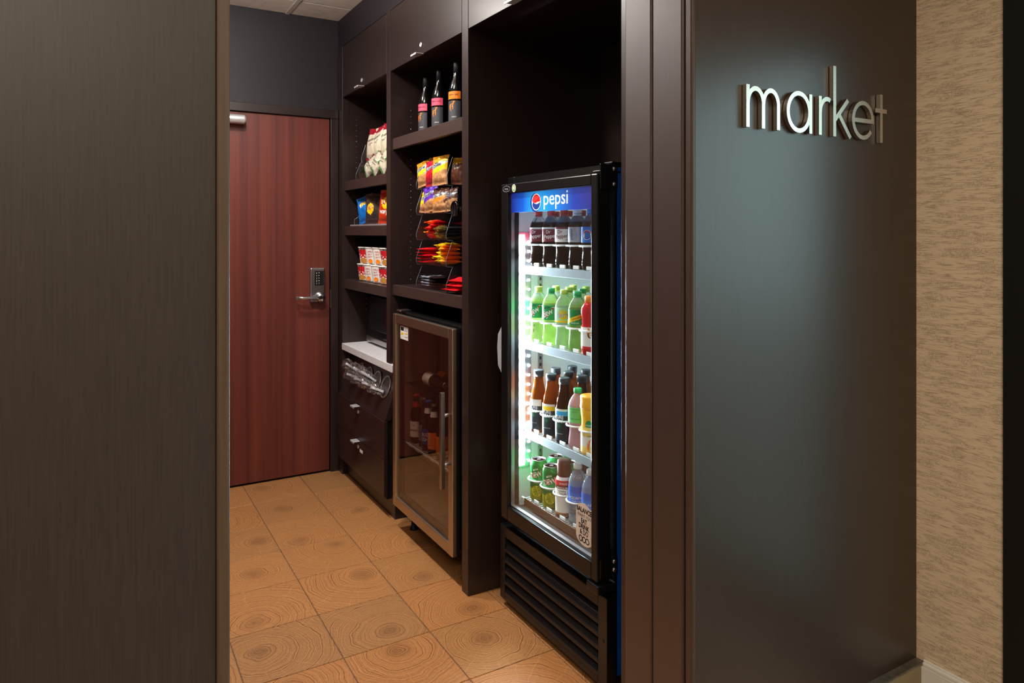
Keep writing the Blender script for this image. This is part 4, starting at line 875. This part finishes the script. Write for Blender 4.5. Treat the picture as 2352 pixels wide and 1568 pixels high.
# ================================================================== WINE on the top shelf of bay 2
WTOP = mat('black_foil_capsule', (26, 26, 30), .4); PINKL = mat('pink_label', (238, 84, 110), .5); WLAB = mat('charcoal_label', (58, 58, 64), .55)
ROO = [(-.5, .25), (-.38, .42), (-.1, .46), (.12, .55), (.2, .8), (.16, 1.0), (.27, .92), (.45, .98), (.62, .86), (.42, .78), (.34, .5), (.22, .25), (.26, -.1), (.18, -.5), (.1, -.5), (.12, -.1), (.0, .05), (-.18, .02), (-.26, -.3), (-.2, -.75), (-.3, -.75), (-.38, -.25), (-.42, 0), (-.56, -.5), (-.6, -.5)]
def wine(x, y, label, top, rz):
    t = bottle('wine', x, y, 1.9135, label, 'wine bottles on the upper shelf', rz)
    MB().lathe([(.0160, .235), (.0160, .288), (.0150, .290), (0, .290)], 20).build('foil_capsule', WTOP, t)
    MB().lathe([(.0145, .2903), (.0, .2906)], 20).build('capsule_top', CAPR, t)
    a = .95
    MB().lathe(labp(.122, .156, .0380, 3), 20, a0=PI - a, a1=PI + a, capb=False, capt=False).build('upper_label', top, t)
    MB().lathe(labp(.022, .114, .0380, 5), 20, a0=PI - a, a1=PI + a, capb=False, capt=False).build('lower_label', WLAB, t)
    lettering(t, '[yellow tail]', .0105, on_cyl(.0385, .138, 0), PBLK, bold=.004)
    f = on_cyl(.0384, .088, -.12)
    me_ = MB().add([f(a_ * .026, b_ * .026) for a_, b_ in ROO], [tuple(range(len(ROO)))]).build('animal_print', ORA, t, fix=False)
    lettering(t, 'SHIRAZ', .007, on_cyl(.0384, .040, .15), PWHT, bold=0)
wine(1.405, 3.225, 'wine bottle with pink label, leftmost on the upper shelf', PINKL, .35)
wine(1.400, 3.055, 'wine bottle with pink label in the middle of the upper shelf', PINKL, .60)
wine(1.400, 2.870, 'wine bottle with orange label on the upper shelf', ORA, .62)

# ================================================================== SNACK BAGS
def bag(name, w_, h_, t_, mats, colf, label, cat, loc, rot=(0, 0, 0), group=None, seed=0, texts=(), crimp=.09, nu=16, nv=20, crink=.004, lift=True):
    """pillow pack: stands on z=0, front faces -X, crimped top and bottom seams"""
    def surf(u, v, s):
        a = (u - .5) * 2; e = max(0, min(1, (v - crimp) / (1 - 2 * crimp)))
        prof = max(0, 1 - abs(a) ** 2.6) ** .55 * max(0, math.sin(PI * e)) ** .55 if crimp < v < 1 - crimp else 0
        nz_ = noise.noise(Vector((a * 2.2 + seed * 7.1, v * 3.1 + seed * 3.3, s * 2.0)))
        n2_ = noise.noise(Vector((a * 6 + seed, v * 7 + seed * 5, s * 3.0)))
        inx = 1 - .10 * (1 - max(0, math.sin(PI * v))) * 0 - .07 * math.sin(PI * e)
        th = t_ / 2 * prof * (1 + .22 * nz_) + .0006
        zig = .0012 * math.sin(a * 40) if (v < crimp or v > 1 - crimp) else 0
        bend = .012 * nz_ * (1 if v > 1 - crimp * 1.5 else .0)
        return Vector((-s * th + crink * n2_ * (.3 + prof) + zig + bend, -a * w_ / 2 * inx + crink * .6 * n2_, v * h_ + crink * .5 * nz_))
    m = MB()
    m.grid(lambda u, v: surf(u, v, 1), nu, nv, mfun=lambda u, v: colf((u - .5) * 2, v))
    m.grid(lambda u, v: surf(u, v, -1), nu, nv, mfun=lambda u, v: colf((.5 - u) * 2, v))
    o = m.build(name, mats, origin=(0, 0, 0), fix=False)
    o['_o'] = (0, 0, 0)
    R_ = Euler(rot).to_matrix()
    zmin = min((R_ @ Vector(p)).z for p in m.v)
    o.location = (loc[0], loc[1], loc[2] - (zmin if lift else 0)); o.rotation_euler = rot
    tag(o, label, cat, group)
    for s_, sz, uu, vv, mm, bo, rt, sx_ in texts:
        def fn(a, b_, uu=uu, vv=vv):
            p = surf(min(.98, max(.02, uu + a / w_)), min(.99, max(.01, vv + b_ / h_)), 1); return (p.x - .0014, p.y, p.z)
        lettering(o, s_, sz, fn, mm, bold=bo, rot=rt, sx=sx_)
    return o
FOIL = dict(rough=.3, metal=.15)
CREAM = mat('cream_foil', (236, 226, 200), .4); DRED = mat('deep_red_foil', (176, 26, 48), .32); LEAFG = mat('leaf_green_foil', (60, 140, 60), .4)
BLUF = mat('bright_blue_foil', (24, 120, 210), .3, .1); BLKF = mat('black_foil', (58, 50, 48), .3); REDF = mat('red_orange_foil', (206, 58, 24), .3); GOLDF = mat('gold_foil', (206, 150, 34), .32, .2)
YELF = mat('yellow_foil', (246, 200, 20), .32); PURF = mat('purple_foil', (92, 44, 168), .32); BRNF = mat('brown_foil', (84, 46, 30), .35); TANF = mat('cookie_print', (196, 142, 92), .5, scale=(160, 160, 160), var=.3)
REDC = mat('candy_red_foil', (214, 26, 34), .3); ORC = mat('candy_orange_foil', (240, 88, 24), .3); DGOLD = mat('dark_gold_foil', (150, 124, 60), .25, .7); SILB = mat('grey_silver_wrapper', (150, 154, 168), .35); DKBR = mat('dark_brown_wrapper', (40, 22, 24), .35)
# clear racks
def acrylic_rack(label, x0, y0, y1, tiers, depth, lip, zt, group=None, slant=.02, step=0):
    X0 = x0
    r = thing('acrylic_rack', label, 'display rack', (x0 + depth / 2, (y0 + y1) / 2, tiers[0]), group)
    for i_, z in enumerate(tiers):
        x0 = X0 + i_ * step
        MB().box(x0 + .002, X0 + depth, y0 + .003, y1 - .003, z + .0005, z + .0035).build('tier_floor', ACRYL, r)
        MB().box(x0, x0 + .003, y0 + .003, y1 - .003, z + .0005, z + lip, c=.001).build('front_lip', ACRYL, r)
    pts = []
    for i, z in enumerate(tiers):
        x0 = X0 + i * step
        zn = tiers[i + 1] if i + 1 < len(tiers) else zt
        pts += [(x0, z), (x0 - .004, z + lip * .5), (x0 - .002, z + lip), (x0 + slant, zn - .012), (x0 + slant + .004, zn - .002)]
    x0 = X0
    poly = pts + [(x0 + depth, zt), (x0 + depth, tiers[0])]
    for y in (y0, y1 - .003):
        MB().prism(poly, lambda a, b_, t: (a, t, b_), y, y + .003).build('side_panel', ACRYL, r)
        MB().tube([(a, y + .0015, b_) for a, b_ in pts], .0014, 6).build('polished_edge', mat('acrylic_edge', (150, 158, 168), .15, .2, trans=.5), r)
    MB().box(x0 + depth, x0 + depth + .003, y0, y1, tiers[0] + .0005, zt).build('back_panel', ACRYL, r)
    return r
# bay 1 top shelf: white popcorn bags
acrylic_rack('two-tier clear rack holding popcorn bags on the upper shelf', 1.312, 3.47, 4.02, [1.747, 1.850], .33, .035, 1.96, 'clear acrylic snack racks', step=.033)
wr_col = lambda a, v: 1 if (v > .80 and a < .1 + (v - .8) * 3) or v < .13 + .06 * math.sin(3 * a) else 0
txp = [('skinnypop', .022, .5, .60, PBLK, .004, .25, .9), ('popcorn', .016, .5, .48, PBLK, 0, .25, .9)]
for i, (y, rt, dz) in enumerate([(3.965, (.06, .10, .25), 0), (3.842, (-.10, .12, .1), 0), (3.725, (.05, .08, .2), 0), (3.60, (-.05, .10, .1), 0)]):
    bag('popcorn_bag', .135, .190, .06, [CREAM, DRED], wr_col, 'cream and red popcorn bag, %s on the upper rack tier' % ['leftmost', 'second', 'third', 'rightmost'][i], 'snack bag', (1.392, y, 1.8545), rt, 'cream popcorn bags', seed=i + 1, texts=txp)
gr_col = lambda a, v: 1 if v < .14 + .08 * math.sin(4 * a + 1) or (v > .72 and a > .45) else 0
for i, (y, rt) in enumerate([(4.03, (1.05, .10, .2)), (3.90, (.75, .10, .15)), (3.76, (.6, .10, .1))]):
    bag('popcorn_bag', .088, .130, .045, [CREAM, LEAFG], gr_col, 'cream and green popcorn bag slumped %s on the lower rack tier' % ['leftmost', 'in the middle', 'rightmost'][i], 'snack bag', (1.358, y - .03, 1.751), rt, 'cream popcorn bags', seed=i + 11, texts=txp)
# bay 1 second shelf: chips
acrylic_rack('low clear tray holding chip bags on the second shelf', 1.325, 3.47, 4.09, [1.4805], .25, .040, 1.545, 'clear acrylic snack racks')
MB().box(1.290, 1.3, 3.4245, 4.07, 1.4803, 1.489).build('shelf_liner', mat('grey_liner_strip', (140, 132, 136), .4), B1)
MB().box(1.290, 1.3, 3.4245, 4.07, 1.1643, 1.178).build('shelf_liner', ACRYL, B1)
def lays(mi_sun, mi_base):
    return lambda a, v: mi_sun if (a * a) / .18 + ((v - .60) ** 2) / .030 < 1 else mi_base
chip_t = [("Lay's", .030, .5, .585, PWHT, .014, .15, .85)]
bag('chip_bag', .135, .160, .05, [BLUF, YEL], lambda a, v: 1 if (a * a) / .25 + ((v - .62) ** 2) / .020 < 1 and v > .62 else 0, 'bright blue chip bag leaning left in the clear tray', 'snack bag', (1.366, 3.985, 1.485), (-.26, .12, .40), 'chip bags', seed=21, texts=chip_t, nu=26, nv=32)
bag('chip_bag', .130, .165, .05, [BLUF, REDF], lambda a, v: 1 if v > .8 and a > .2 else 0, 'blue chip bag standing behind the black chip bag', 'snack bag', (1.45, 3.97, 1.485), (.1, .1, .1), 'chip bags', seed=22, texts=())
bag('chip_bag', .155, .178, .05, [BLKF, YEL, BRNF], lambda a, v: 1 if (a + .3) ** 2 / .16 + ((v - .50) ** 2) / .030 < 1 else (2 if v > .75 and a < -.35 else 0), "black chip bag with yellow sun logo in the clear tray", 'snack bag', (1.366, 3.845, 1.485), (-.03, .08, .48), 'chip bags', seed=23, texts=[("Lay's", .032, .36, .49, RED, .03, .15, .85), ("Lay's", .032, .36, .49, PWHT, .008, .15, .85)], nu=26, nv=32)
bag('chip_bag', .155, .186, .05, [REDF, YEL], lays(1, 0), 'red-orange wavy chip bag beside the cabinet divider', 'snack bag', (1.366, 3.655, 1.485), (.03, .08, .35), 'chip bags', seed=24, texts=[("Lay's", .034, .44, .585, RED, .03, .1, .85), ("Lay's", .034, .44, .585, PWHT, .008, .1, .85), ('wavy', .040, .40, .30, PWHT, .02, 0, .9)], nu=26, nv=32)
# bay 1 third shelf: cups in two layers
def snack_cup(y, z, x, label, rz, flip=False):
    t = thing('snack_cup', label, 'cup', (x, y, z), 'paper snack cups on the third shelf', rz=rz, local=True)
    h = .094
    pr_ = [(.038 + .013 * (i / 16) ** .8, h * i / 16) for i in range(17)]
    def f(a, zz):
        d_ = abs(a - PI); v_ = zz / h
        if d_ > .85: return 0
        if v_ > .86: return 3
        ch = abs(((v_ * 6 + d_ * 1.6) % 1) - .5)
        if v_ > .36: return 1 if ch > .17 or v_ > .62 else 0
        return 2 if (d_ * d_) / .35 + ((v_ - .20) ** 2) / .03 < 1 else 0
    MB().lathe(pr_, 40, mfun=f).build('body', [PWHT, RED, mat('orange_bowl_print', (206, 140, 66), .5), mat('grey_top_print', (150, 140, 136), .5)], t)
    MB().lathe([(.0525, h - .003), (.0535, h), (.0525, h + .003), (0, h + .0025)], 40).build('lid', PWHT, t)
    lettering(t, 'RICE', .013, on_cyl(.0516, .083), PBLK, bold=.02)
    for i, s_ in enumerate(('HOT', 'EAT', 'WELL')):
        lettering(t, s_, .011, on_cyl(.0470 + .0018 * i, .040 + .015 * i, 1.75), RED, bold=.01, sx=1.2)
        lettering(t, s_, .011, on_cyl(.0470 + .0018 * i, .040 + .015 * i, -1.75), RED, bold=.01, sx=1.2)
    MB().add([on_cyl(.0445, .020, 1.75)(.014 * math.cos(q), .012 * math.sin(q)) for q in [2 * PI * i / 16 for i in range(16)]], [tuple(range(16))]).build('bowl_print', ORA, t, fix=False)
    return t
cy = [4.0, 3.882, 3.764, 3.646, 3.528]
rots = [.55, -1.15, -1.10, .60, .6]
for lv in (0, 1):
    for i, y in enumerate(cy):
        if i == 4 and lv: continue
        snack_cup(y - .02 * lv, 1.1655 + lv * .0975, 1.365, '%s %s cup in the %s layer on the third shelf' % (ordn[i], 'red-fronted' if i in (0, 3, 4) else 'white-sided', ['bottom', 'top'][lv]), rots[i] + .1 * lv)
# bay 2: five-tier rack of cookies and candy
TZ = [1.1815, 1.2925, 1.409, 1.528, 1.650]
acrylic_rack('five-tier clear candy rack beneath the wine shelf', 1.325, 2.815, 3.150, TZ, .26, .034, 1.775, 'clear acrylic snack racks', slant=.024)
cook = lambda top, band_, low: (lambda a, v: top if v > .74 + a * .05 else (2 if v > .60 + a * .12 else (band_ if v > .42 + a * .10 else low)))
def cookie(label, y, x, z, rot, mats, seed, w_=.108, h_=.122, s1='cookies', rt=.22):
    return bag('cookie_bag', w_, h_, .040, mats, cook(0, 1, 3), label, 'snack bag', (x, y, z), rot, 'mini cookie bags', seed=seed, texts=[("Mini", .012, .42, .72, PBLK, .006, rt, .9), ("Cookies", .020, .5, .615, PBLK, .010, rt, .8)], nu=20, nv=26)
zt = TZ[4] + .004
cookie('yellow cookie bag leaning left on the top candy rack tier', 3.115, 1.354, zt, (-.24, .12, .25), [GOLDF, YELF, GREY, TANF], 31)
cookie('red cookie bag between two yellow ones on the top tier', 3.040, 1.358, zt, (-.10, .10, .2), [DRED, REDC, GREY, DRED], 32)
cookie('yellow cookie bag standing upright on the top candy rack tier', 2.945, 1.350, zt, (-.06, .10, .25), [GOLDF, YELF, GREY, TANF], 33, h_=.135)
cookie('gold cookie bag against the right side of the top tier', 2.875, 1.40, zt, (.06, .10, .2), [GOLDF, BRNF, BRNF, BRNF], 34, w_=.09)
zt = TZ[3] + .004
cookie('yellow cookie bag, leftmost on the second candy rack tier', 3.105, 1.354, zt, (.06, .16, .25), [YELF, YELF, GREY, TANF], 41, h_=.10)
cookie('purple cookie bag on the second candy rack tier', 3.030, 1.350, zt, (-.18, .08, .25), [PURF, PURF, GREY, TANF], 42, h_=.118)
cookie('brown and orange cookie bag on the second candy rack tier', 2.945, 1.354, zt, (-.05, .12, .3), [BRNF, ORA, GREY, TANF], 43, h_=.112)
cookie('brown cookie bag against the right side of second tier', 2.88, 1.375, zt, (-.15, .12, .2), [BRNF, BRNF, GREY, TANF], 44, w_=.10, h_=.10)
def packet(name, label, cat, loc, rz, w_, h_, t_, mats, seed, group, tx=(), colf=None, crink=.005):
    return bag(name, w_, h_, t_, mats, colf or (lambda a, v: 0), label, cat, loc, (0, PI / 2, rz), group, seed=seed, texts=tx, crink=crink, nu=12, nv=16)
def lying(name, mats, label, x, y, z, rz, L_, W_, T_, seed, group, cat='candy', texts=(), colf=None, crink=.004):
    """pack laid flat, long side along rz"""
    o = bag(name, W_, L_, T_, mats, colf or (lambda a, v: 0), label, cat, (0, 0, 0), (0, 0, 0), group, seed=seed, texts=texts, crink=crink, nu=12, nv=18)
    # turn so that the front faces up and the length lies along the shelf
    M_ = Matrix.Rotation(rz, 3, 'Z') @ Matrix.Rotation(PI / 2, 3, 'Y')
    vs = [M_ @ v.co for v in o.data.vertices]
    cxm = sum(v.x for v in vs) / len(vs); cym = sum(v.y for v in vs) / len(vs); zm = min(v.z for v in vs)
    o.rotation_euler = M_.to_euler(); o.location = (x - cxm, y - cym, z - zm)
    return o
zt = TZ[2] + .004
for i in range(5):
    lying('candy_packet', [ORC, REDC, YELF], 'red-orange candy packet, %s in its stack on the middle tier' % ['lowest', 'second from below', 'third from below', 'fourth from below', 'topmost'][i], 1.385, 3.07 + .010 * (i % 3) - .006 * i, zt + i * .0155, 1.2 + .35 * math.sin(i * 2.1), .150, .075, .022, 51 + i, 'red-orange candy packets', colf=lambda a, v: 2 if (v > .86 and i % 2) else (1 if (v < .3) else 0), crink=.007)
for i in range(4):
    lying('candy_packet', [REDC], 'flat dark red candy packet in the back of the middle tier, layer %s' % ['one', 'two', 'three', 'four'][i], 1.50, 2.93, zt + .02 * i, .05, .16, .09, .018, 56 + i, 'red candy packets at the back')
for i in range(2):
    lying('candy_packet', [DGOLD], 'crumpled gold candy packet on the middle tier, %s' % ['lower', 'upper'][i], 1.365, 2.950, zt + i * .022, .8 + i * .5, .085, .07, .03, 61 + i, 'gold candy packets', crink=.012)
for i in range(4):
    lying('chocolate_bar', [PBLK, GREY], 'black wrapped chocolate bar right of the gold packets, %s' % ['lowest', 'second', 'third', 'topmost'][i], 1.385, 2.862, zt + i * .0135, .12 * (i % 2), .13, .055, .013, 64 + i, 'black chocolate bars', colf=lambda a, v: 1 if v > .9 else 0, crink=.002)
zt = TZ[1] + .004
for i in range(5):
    lying('candy_bar', [REDC, PWHT], 'red candy bar with white edge, %s at the left of the fourth tier' % ['lowest', 'second', 'third', 'fourth', 'topmost'][i], 1.375, 3.085 + (.01 if i % 2 else 0), zt + i * .0145, .2 - .1 * i, .14, .07, .015, 71 + i, 'red candy bars', colf=lambda a, v: 1 if v > .91 else 0, crink=.002)
for i in range(5):
    lying('candy_bag', [YELF, ORA, BRNF], 'yellow candy bag, %s in the stack on the fourth tier' % ['lowest', 'second', 'third', 'fourth', 'topmost'][i], 1.385, 2.925, zt + i * .0175, 1.35 + .2 * math.sin(i * 1.7), .165, .095, .026, 77 + i, 'yellow candy bags', colf=lambda a, v: 1 if v < .25 else (2 if (a * a + ((v - .5) * 4) ** 2 < .25) else 0), crink=.006)
zt = TZ[0] + .004
for i in range(4):
    lying('chocolate_bar', [SILB, DKBR], 'silver-ended dark chocolate bar, %s in the stack on the lowest tier' % ['lowest', 'second', 'third', 'topmost'][i], 1.388, 3.05, zt + i * .0125, 1.52 + .05 * (i % 2), .19, .11, .013, 83 + i, 'silver and brown bars', colf=lambda a, v: 0 if v > .45 else 1, crink=.002)
for i in range(3):
    lying('candy_packet', [REDC, DRED], 'bright red candy packet, %s beside the rack on the lowest shelf' % ['lowest', 'middle', 'topmost'][i], 1.36 + .01 * i, 2.745, 1.182 + i * .018, .1 + .2 * i, .14, .11, .024, 88 + i, 'red candy packets by the rack', crink=.008)
bag('candy_packet', .07, .105, .02, [REDC], lambda a, v: 0, 'bright red candy packet standing behind the flat red packets', 'candy', (1.45, 2.77, 1.182), (0, .2, .2), 'red candy packets by the rack', seed=93)
# dark display panel right of the rack
dp = thing('sign_holder', 'dark upright display panel with round knob beside the candy rack', 'display panel', (1.465, 2.645, 1.182))
MB().box(1.430, 1.50, 2.600, 2.690, 1.1815, 1.19, c=.002).build('base', BLACKM, dp)
MB().box(1.430, 1.442, 2.585, 2.785, 1.19, 1.66, c=.002).build('panel', mat('dark_smoked_plastic', (44, 46, 54), .2), dp)
MB().box(1.418, 1.430, 2.700, 2.706, 1.24, 1.70, c=.001).build('edge_rib', ACRYL, dp)
m = MB().lathe([(.0, 0), (.030, 0), (.034, .003), (.036, .008), (.034, .013), (.029, .014), (.027, .010), (0, .010)], 32)
m.v = [(1.350 - c_, 2.772 + a, 1.545 + b_) for a, b_, c_ in m.v]
m.tube([(1.348, 2.772, 1.545), (1.431, 2.772, 1.545)], .008, 10)
m.build('round_knob', mat('gloss_black', (12, 12, 14), .08), dp)

# ================================================================== wrapped cutlery in the tubes
NAP = mat('white_napkin', (232, 232, 236), .7)
for i, c in enumerate(TUBES):
    amt = [1, 2, 2, 2][i]
    for j in range(amt):
        t = thing('wrapped_cutlery', 'clear wrapped cutlery pack %s tube %s' % (['lying low in the', 'poking up from the'][j], ['nearest the steel fridge', 'second from the steel fridge', 'third from the steel fridge', 'nearest the red door'][i]), 'cutlery pack', tuple(c), 'wrapped cutlery packs')
        rng = random.Random(i * 5 + j)
        dirv = (nrm * 1.0 + sl * (.10 + .25 * j) + Vector((0, rng.uniform(-.25, .45), 0))).normalized()
        side = Vector((0, 1, 0)) - dirv * dirv.y; side.normalize(); up = dirv.cross(side)
        base = c + sl * (-.028 + .030 * j) + Vector((0, rng.uniform(-.008, .008), 0)) + nrm * .006
        Lk = .085 + .03 * j * (i > 0)
        def pack(u, v, seed=i * 7 + j):
            a = u * 2 * PI; r_ = .022 + .016 * v + .010 * noise.noise(Vector((math.cos(a) * 1.6 + seed, math.sin(a) * 1.6, v * 4))) + .007 * noise.noise(Vector((math.cos(a) * 5 + seed, math.sin(a) * 5, v * 9)))
            r_ *= (1 if v < .93 else .55)
            return base + dirv * (Lk * v + .008 * noise.noise(Vector((math.cos(a) * 3, math.sin(a) * 3, seed)))) + (side * math.cos(a) * 1.25 + up * math.sin(a) * .8) * r_
        MB().grid(pack, 22, 12, smooth=False).build('wrapper', WRAP, t, fix=False)
        nb = MB()
        nb.add([base + dirv * p + side * q + up * s_ for p in (.0, Lk * .82) for q in (-.016, .014) for s_ in (-.006, .004)], [(0, 1, 3, 2), (4, 6, 7, 5), (0, 4, 5, 1), (2, 3, 7, 6), (0, 2, 6, 4), (1, 5, 7, 3)])
        nb.build('napkin', NAP, t)
        fk = MB().tube([base + dirv * .0 + up * .008, base + dirv * Lk * .6 + up * .010, base + dirv * Lk * .9 + up * .013], .0028, 6).build('fork_handle', mat('black_plastic_fork', (30, 30, 32), .3), t)

for o in bpy.data.objects:
    if '_o' in o: del o['_o']
